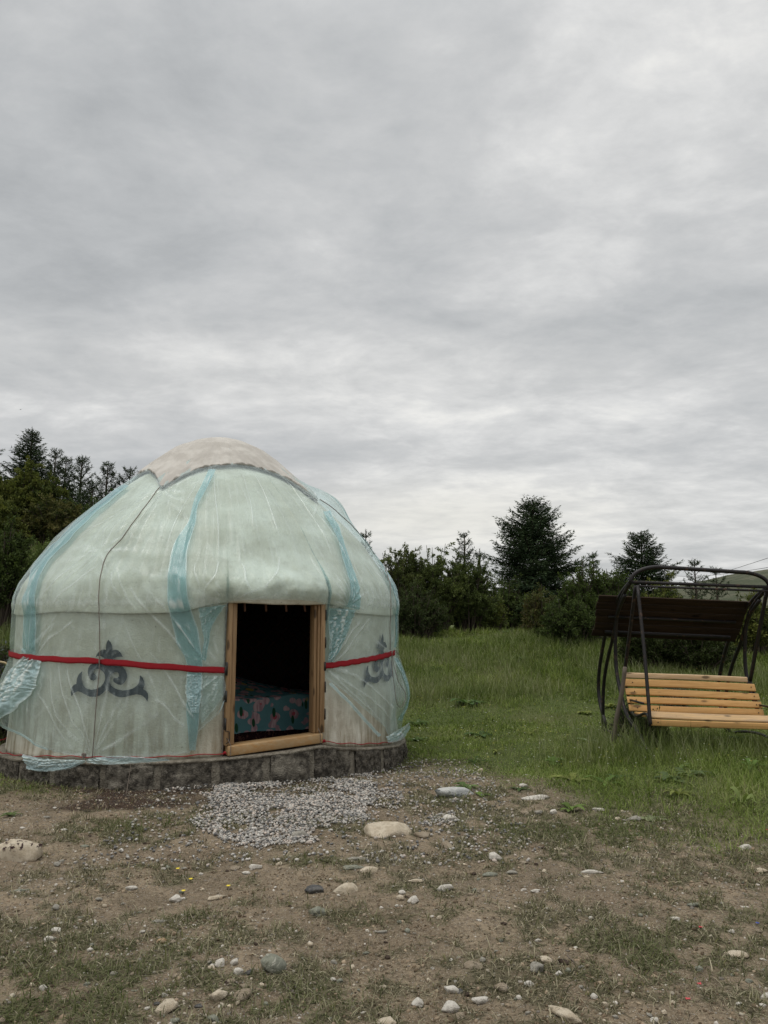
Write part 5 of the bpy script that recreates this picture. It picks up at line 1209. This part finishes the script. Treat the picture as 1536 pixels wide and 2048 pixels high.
# yellow flowers on the earth
m_, t = material('yellow_petals'); setp(t, (.70, .55, .04), .7); M_yel = m_
for i, (px, py, lb) in enumerate([(365, 1790, 'yellow flower beside the white and dark stone at left'), (380, 1766, 'yellow flower just above the pale stone, left centre'), (455, 1780, 'yellow flower at the edge of the tuft left of the slate stone'), (354, 1745, 'small yellow flower left of the grass patch')]):
    p = ground_pt(px, py); root = empty('yellow_flower', p, lb, 'flower', 'yellow flowers on the earth'); g = Geo(); g.tube([(0, 0, 0), (.004, 0, .02)], .0015, 4, col=(.06, .08, .03)); o = g.build('stalk', M_leaf); o.parent = root
    g = Geo()
    for k in range(9):
        a = k * .7; d = np.array([math.cos(a), math.sin(a), .5]); s_ = np.array([-d[1], d[0], 0]); g.add(np.array([[.004, 0, .02] + 0 * d, [.004, 0, .02] + d * .008 + s_ * .004, [.004, 0, .02] + d * .015, [.004, 0, .02] + d * .008 - s_ * .004]), np.array([[0, 1, 2, 3]]))
    o = g.build('petals', M_yel); o.parent = root
#@@VEG_END
#@@STONES
# ------------------------------------------------------------------ stones
def stone_mat(name, c0, c1, c2=None, vein=None, sc=18):
    m, t = material(name); ob = t.tc.outputs['Object']; 
    c = t.mix(t.rng(t.noise(ob, sc, 5, .65), .38, .64), c0, c1)
    c = t.mix(t.math('MULTIPLY', t.rng(t.noise(ob, sc * 3.5, 4, .7), .54, .70), .5), c, c2 or tuple(.5 * a for a in c0))
    if vein: c = t.mix(t.rng(t.noise(t.mapping(ob, scale=(1, .25, 2.2), rot=(.3, .2, .5)), sc * 1.3, 3, .5, .8), .52, .60), c, vein)
    gn = t.new('ShaderNodeNewGeometry'); sp = t.new('ShaderNodeSeparateXYZ'); t.l.new(gn.outputs['Normal'], sp.inputs[0])
    setp(t, c, .85, t.bump(t.math('ADD', t.noise(ob, sc * 3, 5, .7), t.noise(ob, sc * 12, 3, .6)), .9, .010), .2); return m
SM = {'cream': stone_mat('cream_stone', (.66, .575, .445), (.48, .40, .29)), 'white': stone_mat('white_stone', (.72, .68, .60), (.50, .46, .40)), 'grey': stone_mat('grey_stone', (.38, .355, .30), (.25, .235, .20)),
      'green': stone_mat('greenish_stone', (.28, .285, .225), (.19, .195, .155), None, (.42, .41, .34)), 'slate': stone_mat('slate_stone', (.085, .085, .085), (.16, .155, .145), (.26, .25, .22)), 'tan': stone_mat('tan_stone', (.31, .25, .18), (.38, .32, .24)),
      'striped': stone_mat('striped_stone', (.50, .50, .47), (.32, .33, .32), None, (.13, .14, .14), 8), 'clod': stone_mat('earth_clod', (.055, .038, .028), (.09, .065, .048)), 'orange': stone_mat('orange_stone', (.48, .33, .20), (.40, .30, .20))}
def ico():
    import bmesh; bm = bmesh.new(); bmesh.ops.create_icosphere(bm, subdivisions=3, radius=1)
    V = np.array([v.co[:] for v in bm.verts]); F = np.array([[v.index for v in f.verts] for f in bm.faces]); bm.free(); return V, F
ICO3 = ico()
def stone(px, py, wpx, hr, kind, label, seed, rot=0., ln=1., group=None, ang=.25, cat='stone', name='stone', sink=.30, dark=False):
    """wpx width in the photograph, hr height/width, ln depth/width"""
    p = ground_pt(px, py + wpx * .12); w_ = wpx * p.y / FPX * .5; V, F = ICO3; r = np.random.default_rng(seed); V = V.copy()
    n_ = np.array([[mnoise.noise(Vector(v * 1.1 + seed * 3.1)), mnoise.noise(Vector(v * 1.3 + seed * 5.7 + 9)), mnoise.noise(Vector(v * 2.8 + seed))] for v in V])
    V = V * (1 + .42 * n_[:, :1] + .16 * n_[:, 2:3]); 
    for k in range(11):   # chipped facets
        d = unit(r.normal(size=3)); q = V @ d; lim = r.uniform(.58, .88); V = V - np.maximum(q - lim, 0)[:, None] * d * (1 - ang * .3)
    V = V / np.abs(V).max(0); V = V * [w_, w_ * ln, w_ * hr]; c, s_ = math.cos(rot), math.sin(rot); V = np.stack([V[:, 0] * c - V[:, 1] * s_, V[:, 0] * s_ + V[:, 1] * c, V[:, 2]], 1)
    o = mesh_np(name, V, F, SM[kind], smooth=True); o.location = (p.x, p.y, float(gz(p.x, p.y)) + w_ * hr * (1 - 2 * sink)); return tag(o, label, cat, group)
G_ = 'loose stones on the trodden earth'
BIG = [(30, 1706, 96, .52, 'cream', 'big pale boulder with dark lichen at the left edge', 0, .75), (771, 1656, 108, .30, 'cream', 'broad flat pale boulder sunk in the ground below the gravel', 0, .75),
 (845, 1670, 34, .40, 'tan', 'beige stone just right of the broad flat boulder', -.4, .7), (894, 1690, 32, .55, 'tan', 'smooth tan stone lower right of the broad flat boulder', -.5, .8),
 (913, 1578, 86, .22, 'striped', 'long white and grey striped slab right of the gravel', .05, .45), (898, 1637, 30, .5, 'white', 'light grey stone in the grass at the right edge of the gravel', 0, .8),
 (597, 1669, 38, .40, 'grey', 'grey stone lying at the bottom edge of the gravel', 0, .6), (712, 1714, 46, .14, 'grey', 'thin flat grey stone above two flat greenish ones', .1, .4), (703, 1731, 48, .15, 'green', 'flat greenish stone beside the grass tuft in the centre', .2, .4),
 (738, 1738, 36, .35, 'cream', 'low cream stone right of the flat greenish stone', 0, .6), (511, 1732, 27, .32, 'white', 'flat whitish oval stone left of centre', 0, .6), (470, 1736, 20, .5, 'tan', 'small tan stone left of the flat whitish oval', 0, .8),
 (492, 1745, 18, .35, 'white', 'small pale stone under the flat whitish oval', 0, .7), (627, 1779, 40, .45, 'slate', 'dark slate stone left of the cream heart-shaped stone', -.2, .7), (693, 1779, 54, .48, 'cream', 'cream heart-shaped stone in the centre of the foreground', .1, .65),
 (634, 1824, 36, .62, 'green', 'rounded grey-green stone below the dark slate one', 0, .8), (890, 1776, 36, .50, 'white', 'white-grey angular stone right of centre', .5, .6), (804, 1786, 15, .7, 'white', 'upper of two small white stones touching', 0, .9),
 (801, 1797, 16, .7, 'cream', 'lower of two small stones touching right of the heart-shaped one', 0, .9), (827, 1801, 24, .65, 'white', 'round white stone right of the two touching ones', 0, .9), (830, 1760, 34, .25, 'cream', 'flat cream stone above the small white ones', .1, .4),
 (546, 1930, 52, .62, 'green', 'large round grey-green stone with a dark patch, lower centre', 0, .85), (441, 1927, 23, .65, 'white', 'white stone left of the pair above the cluster', 0, .9), (468, 1926, 17, .9, 'white', 'upright white stone left of the large round one', 0, .8),
 (478, 1945, 22, .7, 'white', 'pale stone in the middle of the lower left cluster', 0, .8), (460, 1962, 20, .45, 'tan', 'flat tan pebble under the lower left cluster', 0, .7), (497, 1946, 18, .6, 'slate', 'small dark stone touching the pale one in the cluster', 0, .8), (490, 1972, 20, .5, 'tan', 'tan pebble at the foot of the lower left cluster', 0, .8),
 (435, 1991, 42, .45, 'cream', 'long cream stone slanting at the lower left', .65, .45), (483, 1990, 34, .62, 'tan', 'round tan stone beside the long slanting cream one', .2, .75), (427, 2038, 30, .5, 'green', 'greenish flat stone at the bottom edge left of centre', -.4, .6),
 (947, 1930, 42, .35, 'tan', 'earth-coloured stone half sunk at right of centre', -.3, .7), (904, 1980, 32, .5, 'white', 'mottled white stone in the lower middle cluster', -.2, .7), (919, 1983, 15, .6, 'slate', 'dark pebble leaning on the mottled white stone', 0, .8),
 (837, 2007, 28, .65, 'white', 'speckled white stone at the bottom, right of centre', 0, .8), (904, 2015, 38, .55, 'white', 'pale rounded stone near the bottom edge', -.3, .8), (918, 2034, 22, .7, 'tan', 'tan stone below the pale rounded one', 0, .8),
 (960, 2001, 34, .5, 'white', 'whitish angular stone in the lower middle', .1, .6), (771, 2046, 42, .45, 'cream', 'cream stone cut by the bottom edge in the middle', 0, .8), (763, 1863, 22, .35, 'grey', 'small grey flat stone in the centre turf', 0, .5),
 (1072, 1590, 60, .15, 'white', 'long flat white slab right of the gravel', .18, .35), (1050, 1628, 18, .7, 'tan', 'rounded tan stone below the long white slab', 0, .9), (1078, 1625, 20, .5, 'grey', 'grey angular stone below the long white slab', -.6, .6), (1106, 1626, 16, .8, 'white', 'round white stone left of the leafy plant', 0, .9),
 (961, 1542, 13, .8, 'cream', 'small cream stone at the edge of the grass', 0, .8), (948, 1556, 13, .6, 'tan', 'small tan stone below the cream one at the grass edge', 0, .8), (1052, 1551, 20, .35, 'white', 'flat white stone in the short grass', 0, .5), (1047, 1571, 17, .5, 'white', 'white chip left above the long slab', -.3, .7),
 (1270, 1636, 36, .30, 'grey', 'flat grey stone beside the wilted rosette', .2, .5), (1235, 1638, 13, .7, 'cream', 'small round cream stone left of the flat grey one', 0, .9), (1198, 1619, 26, .35, 'white', 'low white stone right of the leafy plant', -.3, .5),
 (990, 1714, 32, .55, 'white', 'hollowed white stone right of centre', 0, .7), (994, 1727, 11, .6, 'tan', 'pebble under the hollowed white stone', 0, .8), (1117, 1697, 20, .30, 'cream', 'flat cream stone on the bare path', 0, .5), (1128, 1711, 18, .6, 'tan', 'round tan stone on the bare path', 0, .8), (1045, 1725, 20, .4, 'tan', 'low tan stone right of the hollowed white one', 0, .6),
 (977, 1747, 36, .22, 'green', 'flat grey-green stone below the hollowed white one', 0, .5), (1023, 1744, 24, .35, 'grey', 'pale grey stone beside the flat grey-green one', 0, .6), (1182, 1740, 48, .18, 'white', 'long bone-white flat stone at right', -.12, .3), (1173, 1753, 14, .3, 'cream', 'small chip below the bone-white stone', 0, .5),
 (1070, 1780, 28, .25, 'white', 'thin white stone right of centre on bare earth', .2, .4), (1493, 1693, 28, .40, 'white', 'white stone near the right edge', -.1, .6), (1524, 1741, 26, .4, 'cream', 'cream stone touching the right edge', .1, .6), (1388, 1808, 26, .35, 'green', 'grey-green stone in the turf at right', 0, .5), (1349, 1836, 25, .28, 'white', 'white sliver of stone in the turf at right', .2, .4),
 (1477, 1907, 50, .30, 'cream', 'long pale stone in the grass at lower right', -.2, .5), (1076, 1881, 14, .5, 'white', 'small white oval on the bare path', 0, .7), (1074, 1937, 30, .62, 'grey', 'round grey stone on the bare path', 0, .85), (1093, 1922, 24, .6, 'cream', 'cream round stone behind the grey one on the path', 0, .85), (1118, 1948, 15, .7, 'white', 'small white stone right of the round grey one', 0, .8),
 (1002, 1976, 30, .60, 'tan', 'tan angular stone at lower right of centre', -.4, .7), (1014, 1977, 9, .7, 'grey', 'grey pebble beside the tan angular stone', 0, .8), (1058, 1968, 20, .5, 'white', 'smooth white stone below the round grey one', .1, .6), (1037, 1996, 13, .7, 'white', 'little white stone near the bottom right of centre', 0, .8), (1134, 2027, 88, .26, 'cream', 'long bar-shaped pale stone at the bottom edge', -.85, .26),
 (1056, 2026, 16, .4, 'grey', 'grey splinter left of the bar-shaped stone', .6, .4), (1533, 1993, 22, .6, 'white', 'white stone cut by the right edge near the bottom', 0, .7), (1526, 2010, 14, .4, 'white', 'flat white chip under the stone at the right edge', 0, .6), (1130, 1922, 26, .30, 'clod', 'dark clod of earth on the bare path', -.3, .6),
 (93, 1633, 18, .3, 'grey', 'flat grey stone on the dark soil below the ring', 0, .5), (45, 1656, 13, .4, 'white', 'upper pale pebble left above the big boulder', 0, .6), (51, 1660, 12, .6, 'tan', 'tan pebble left above the big boulder', 0, .8), (18, 1681, 16, .3, 'slate', 'dark flat stone above the big boulder', 0, .5), (127, 1659, 14, .35, 'white', 'white chip right above the big boulder', 0, .6),
 (114, 1728, 19, .55, 'grey', 'grey stone right of the big boulder', -.6, .6), (123, 1722, 13, .5, 'grey', 'small grey stone behind the one right of the boulder', 0, .7), (171, 1691, 22, .25, 'green', 'flat greenish stone in the left turf', -.2, .4), (264, 1776, 26, .45, 'white', 'jagged white stone left of centre', .5, .5), (198, 1799, 15, .6, 'grey', 'round grey stone, middle left', -.4, .8),
 (111, 1816, 18, .65, 'grey', 'smooth grey stone on bare soil at left', -.5, .7), (350, 1799, 26, .6, 'white', 'mottled white stone beside a yellow flower', 0, .8), (431, 1794, 36, .28, 'cream', 'narrow cream stone in straw, left of centre', .45, .35), (368, 1737, 12, .45, 'grey', 'grey oval pebble above the yellow flowers', 0, .7), (327, 1739, 10, .8, 'white', 'white chip left of the grey oval pebble', 0, .8),
 (319, 1839, 38, .18, 'grey', 'thin flat grey stone at left of the turf', .08, .3), (111, 1862, 20, .65, 'white', 'rounded white stone at lower left', .2, .8), (100, 1878, 22, .5, 'white', 'broken whitish stone below the rounded one at lower left', -.2, .7), (322, 1883, 21, .55, 'orange', 'orange-tinted stone at lower left', .15, .6), (285, 1864, 13, .6, 'white', 'small white stone left above the orange-tinted one', 0, .8),
 (42, 1778, 34, .16, 'green', 'thin greenish flat stone near the left edge', .25, .35), (422, 1936, 14, .7, 'cream', 'little cream stone left of the lower cluster', 0, .8), (226, 1948, 16, .5, 'grey', 'grey stone in dead grass at lower left', .2, .7), (335, 2014, 50, .55, 'cream', 'large cream stone with one pointed end, bottom left', .1, .65), (350, 2042, 20, .5, 'green', 'greenish pebble below the large cream pointed stone', 0, .7),
 (295, 2017, 12, .7, 'white', 'white pebble left of the large cream pointed stone', 0, .8), (313, 2008, 13, .6, 'slate', 'dark pebble behind the large cream pointed stone', 0, .8), (397, 2012, 16, .5, 'slate', 'dark stone right of the large cream pointed stone', 0, .7), (328, 1991, 13, .6, 'grey', 'grey pebble above the large cream pointed stone', 0, .8),
 (1480, 1340, 22, .8, 'white', 'white boulder in the grass behind the right swing legs', 0, .8)]
for i, (px, py, wp, hr, kd, lb, ro, ln) in enumerate(BIG): o_b = stone(px, py, wp, hr, kd, lb, 1000 + i + (7 if i == 0 else 0), ro, ln, G_, name='boulder' if wp > 80 and ln > .5 else 'stone')
# small loose stones that look alike, thinned out by ground
r = np.random.default_rng(77); kinds = [('white', 'whitish'), ('grey', 'grey'), ('tan', 'tan'), ('cream', 'cream'), ('green', 'greenish'), ('clod', 'dark brown')]
cnt = 0; seen = {}
tries = 0; keys = set()
while cnt < 245 and tries < 9000:
    tries += 1
    px, py = r.uniform(-30, 1566), r.uniform(1600, 2060); p = ground_pt(px, py)
    if float(green(p.x, p.y)) > .5 or (400 < px < 880 and py < 1690): continue
    kd, lb = kinds[int(r.integers(0, 6))]; hr_, ln_ = ((.22, .55), (.7, .9), (.5, .65))[cnt % 3]; shp = ('flat', 'round', 'angular')[cnt % 3]
    bands = ('at the far left', 'left of centre', 'in the middle', 'right of centre', 'at the far right')[min(4, max(0, int(px / 307.3)))]
    rw = 'close to the bottom edge' if py > 1950 else 'in the lower foreground' if py > 1850 else 'on the bare middle ground' if py > 1740 else 'near the gravel and grass'
    if (shp, lb, bands, rw) in keys: continue
    keys.add((shp, lb, bands, rw))
    stone(px, py, r.uniform(7, 15) * (.7 + .5 * (py - 1600) / 450), hr_ * r.uniform(.85, 1.15), kd, 'small %s %s stone %s, %s' % (shp, lb, bands, rw), 3000 + cnt, r.random() * 3, ln_, 'small alike stones on the earth'); cnt += 1
# dark lichen crust on the big boulder
# ---- grit and gravel (nobody could count them)
IV = np.array([[0, 0, 1], [.9, 0, .35], [.28, .85, .4], [-.72, .52, .36], [-.72, -.52, .42], [.28, -.85, .36], [.72, .52, -.4], [-.28, .85, -.42], [-.9, 0, -.38], [-.28, -.85, -.4], [.72, -.52, -.36], [0, 0, -1]])
IF = np.array([[0,1,2],[0,2,3],[0,3,4],[0,4,5],[0,5,1],[1,6,2],[2,7,3],[3,8,4],[4,9,5],[5,10,1],[6,7,2],[7,8,3],[8,9,4],[9,10,5],[10,6,1],[11,7,6],[11,8,7],[11,9,8],[11,10,9],[11,6,10]])
def grit(name, label, cat, x, y, z, s_, C, r, mat):
    n = len(x); V = IV[None] * (1 + r.normal(size=(n, 12, 1)) * .16) * (s_[:, None] * np.stack([r.uniform(.8, 1.35, n), r.uniform(.6, 1.1, n), r.uniform(.45, .85, n)], 1))[:, None, :]
    a = r.random(n) * 6.283; c, s2_ = np.cos(a)[:, None], np.sin(a)[:, None]; b = r.normal(size=n)[:, None] * .5; cb, sb = np.cos(b), np.sin(b)
    V = np.stack([V[..., 0], V[..., 1] * cb - V[..., 2] * sb, V[..., 1] * sb + V[..., 2] * cb], -1); V = np.stack([V[..., 0] * c - V[..., 1] * s2_, V[..., 0] * s2_ + V[..., 1] * c, V[..., 2]], -1) + np.stack([x, y, z], 1)[:, None]
    F = (IF[None] + np.arange(n)[:, None, None] * 12).reshape(-1, 3)
    o = mesh_np(name, V.reshape(-1, 3), F, mat, None, {'col': np.repeat(C, 12, 0)}); return tag(o, label, cat, kind='stuff')
m_, t = material('grit_stone'); c = t.new('ShaderNodeAttribute', attribute_name='col').outputs['Color']; ob = t.tc.outputs['Object']
setp(t, t.mix(t.math('MULTIPLY', t.rng(t.noise(ob, 160, 3, .7), .45, .65), .4), c, (.20, .19, .18)), .85, t.bump(t.noise(ob, 300, 3), .4, .003), .2); M_grit = m_
GP = [ground_pt(*p) for p in [(385, 1625), (425, 1568), (520, 1552), (620, 1540), (700, 1532), (745, 1538), (775, 1568), (850, 1574), (905, 1592), (935, 1628), (900, 1656), (790, 1650), (700, 1644), (640, 1655), (600, 1686), (520, 1694), (455, 1690), (415, 1665)]]
gp = np.array([(p.x, p.y) for p in GP])
def inpoly(x, y, P_):
    c = np.zeros(len(x), bool); n = len(P_)
    for i in range(n):
        x1, y1 = P_[i]; x2, y2 = P_[(i + 1) % n]; m = ((y1 > y) != (y2 > y)) & (x < (x2 - x1) * (y - y1) / (y2 - y1 + 1e-12) + x1); c ^= m
    return c
r = np.random.default_rng(9); n = 60000; x = r.uniform(gp[:, 0].min() - .4, gp[:, 0].max() + .4, n); y = r.uniform(gp[:, 1].min() - .4, gp[:, 1].max() + .4, n)
jx = x + .22 * (fbm(x * 4, y * 4, 5, 3) - .5) * 2; jy = y + .22 * (fbm(x * 4, y * 4, 6, 3) - .5) * 2; ins = inpoly(jx, jy, gp); hole = fbm(x * 2.6, y * 2.6, 29, 3)
dens = np.where(ins, np.where(hole > .60, .12, .97), .06) * np.where((x > -.1) & ins, .5, 1); k = (r.random(n) < dens) & outside(x, y, 2.39); x, y = x[k], y[k]
ch = np.hypot((x + 1.3) / .9, (y - 7.15) / .45); heap = .05 * np.exp(-ch ** 2) + .012 * r.random(len(x)) + .004
GC = np.array([(.40, .385, .35), (.28, .27, .25), (.16, .157, .15), (.50, .475, .43), (.40, .36, .31), (.13, .128, .125), (.48, .41, .35)]); C = GC[r.integers(0, 7, len(x))] * r.uniform(.8, 1.2, (len(x), 1))
grit('gravel', 'crushed grey gravel heaped below the yurt doorway', 'gravel', x, y, gz(x, y) + heap, r.uniform(.004, .0155, len(x)), C, r, M_grit)
x, y = scatter(85000, -9, 9, 2.7, 9.5, r, 1.4); dl = .25 + .75 * sm(fbm(x * 1.5, y * 1.5, 61, 3), .42, .62) ; dl = dl * (1 + .5 * (x < 0)); k = (r.random(len(x)) < dl * .5) & outside(x, y, 2.4) & (green(x, y) < .5); x, y = x[k], y[k]
C = np.array([(.42, .37, .29), (.29, .26, .22), (.20, .175, .145), (.27, .20, .14), (.50, .46, .40)])[r.integers(0, 5, len(x))] * r.uniform(.75, 1.15, (len(x), 1))
grit('pebble_grit', 'fine pale grit and pebbles strewn over the brown earth', 'pebbles', x, y, gz(x, y) + .001, np.minimum(.0016 + r.exponential(.0026, len(x)), .014), C, r, M_grit)
x, y = scatter(60000, -9, 9, 5.4, 10.2, r, 1.0); k = (r.random(len(x)) < dark_soil(x, y) * .8) & outside(x, y, 2.4); x, y = x[k], y[k]
C = np.array([(.055, .036, .025), (.085, .058, .042), (.035, .024, .018)])[r.integers(0, 3, len(x))]
grit('soil_crumbs', 'dark crumbly soil banked against the stone ring', 'soil', x, y, gz(x, y), r.uniform(.004, .014, len(x)), C, r, M_grit)
x, y = scatter(90000, -9, 9, 2.7, 9.5, r, 1.4); k = (r.random(len(x)) < .15 + .7 * sm(fbm(x * 2.4, y * 2.4, 71, 3), .42, .6)) & outside(x, y, 2.45) & (green(x, y) < .5); x, y = x[k], y[k]
C = np.array([(.16, .12, .08), (.23, .175, .12), (.10, .075, .05), (.30, .235, .165)])[r.integers(0, 4, len(x))] * r.uniform(.8, 1.2, (len(x), 1))
m_, t = material('crumb_earth'); setp(t, t.new('ShaderNodeAttribute', attribute_name='col').outputs['Color'], .95, None, .05)
grit('earth_crumbs', 'loose brown crumbs of dry earth over the bare ground', 'soil', x, y, gz(x, y) + .001, np.minimum(.002 + r.exponential(.0028, len(x)), .016), C, r, m_)
# lichen on the boulder
bo = bpy.data.objects['boulder']; m0 = bo.data.materials[0].copy(); bo.data.materials[0] = m0; t = NT(m0.node_tree); p = [q for q in m0.node_tree.nodes if q.type == 'BSDF_PRINCIPLED'][0]
src = p.inputs['Base Color'].links[0].from_socket; tc_ = t.new('ShaderNodeTexCoord'); sp = t.new('ShaderNodeSeparateXYZ'); t.l.new(tc_.outputs['Object'], sp.inputs[0])
mk = t.math('MULTIPLY', t.rng(t.noise(tc_.outputs['Object'], 30, 5, .7), .52, .55), t.rng(t.noise(tc_.outputs['Object'], 7, 2, .5), .42, .50)); mk = t.math('MULTIPLY', mk, t.rng(sp.outputs[2], .02, .05))
t.l.new(t.mix(mk, src, (.05, .025, .025)), p.inputs['Base Color'])
# scraps of litter, twigs
m_, t = material('red_plastic'); setp(t, (.50, .06, .07), .5); M_rp = m_
m_, t = material('blue_plastic'); setp(t, (.03, .06, .35), .5); M_bp = m_
for i, (px, py, m2, lb) in enumerate([(1402, 1858, M_rp, 'pink-red scrap of plastic in the turf at right'), (1399, 1972, M_rp, 'faint red scrap at lower right'), (1376, 2002, M_rp, 'small red scrap near the bottom right'), (1533, 1662, M_rp, 'bright red scrap at the right edge'), (1515, 1850, M_bp, 'small blue scrap near the right edge')]):
    p = ground_pt(px, py); rr_ = np.random.default_rng(i); U, Q = np.meshgrid(np.linspace(-1, 1, 6), np.linspace(-1, 1, 5), indexing='ij'); V = np.stack([U * .009, Q * .007, .008 + .006 * rr_.random(U.shape)], -1).reshape(-1, 3)
    o = mesh_np('plastic_scrap', V, grid_faces(6, 5), m2, smooth=True); o.location = p; s_ = o.modifiers.new('s', 'SOLIDIFY'); s_.thickness = .0015; tag(o, lb, 'litter', 'scraps of litter')
for i, (a, b, lb) in enumerate([((250, 1733), (300, 1722), 'dark twig on the earth left of centre'), ((252, 1595), (262, 1552), 'dry stalk leaning on the stone ring'), ((278, 1590), (300, 1602), 'short brown twig below the stone ring'), ((590, 1990), (565, 1970), 'curved brown twig at the bottom'), ((1135, 1912), (1150, 1932), 'short thick twig on the path')]):
    A = ground_pt(*a); B = ground_pt(*b) if i != 1 else atY(262, 1528, 7.42); g = Geo(); n_ = 8; g.tube([A.lerp(B, q) - A + Vector((0, 0, .006 + .006 * math.sin(q * 5 + i))) for q in np.linspace(0, 1, n_)], [.0045 - .002 * q for q in np.linspace(0, 1, n_)], 6)
    o = g.build('twig', M_pole, smooth=True); o.location = A; tag(o, lb, 'twig')
# yellow hose end by the left wall
m_, t = material('yellow_hose'); setp(t, (.45, .36, .20), .6)
A = atY(-30, 1330, 9.2); g = Geo(); g.tube([tuple(Vector(q) - A) for q in smooth_line([atY(-60, 1325, 9.4), atY(-20, 1322, 9.3), atY(8, 1325, 9.3), atY(14, 1329, 9.3)], 16)], .012, 8)
o = g.build('bent_hose', m_, smooth=True); o.location = A; tag(o, 'pale bent cane sticking out past the left edge of the yurt wall', 'hosepipe')
g = Geo(); g.tube([tuple(Vector(q) - A) for q in (atY(-60, 1325, 9.4), atY(-64, 1420, 9.4), Vector((atY(-64, 1420, 9.4).x, 9.4, float(gz(-5, 9.4)) - .02)))], .012, 8)
o2 = g.build('hose_stake', m_, smooth=True); o2.parent = o
# far-off bird
g = Geo(); g.add([(-.5, 0, .12), (-.2, .1, .1), (0, .12, 0), (.2, .1, .1), (.5, 0, .12), (0, -.22, 0), (.1, -.05, .03), (-.1, -.05, .03), (0, 0, -.07)], [np.array([(0, 1, 7), (1, 2, 7), (2, 3, 6), (3, 4, 6), (7, 6, 5), (2, 7, 8), (2, 6, 8), (7, 5, 8), (6, 5, 8)])])
o = g.build('bird', M_iron); o.location = atY(41, 819, 140); tag(o, 'tiny dark bird flying over the trees at left', 'bird')
#@@STONES_END
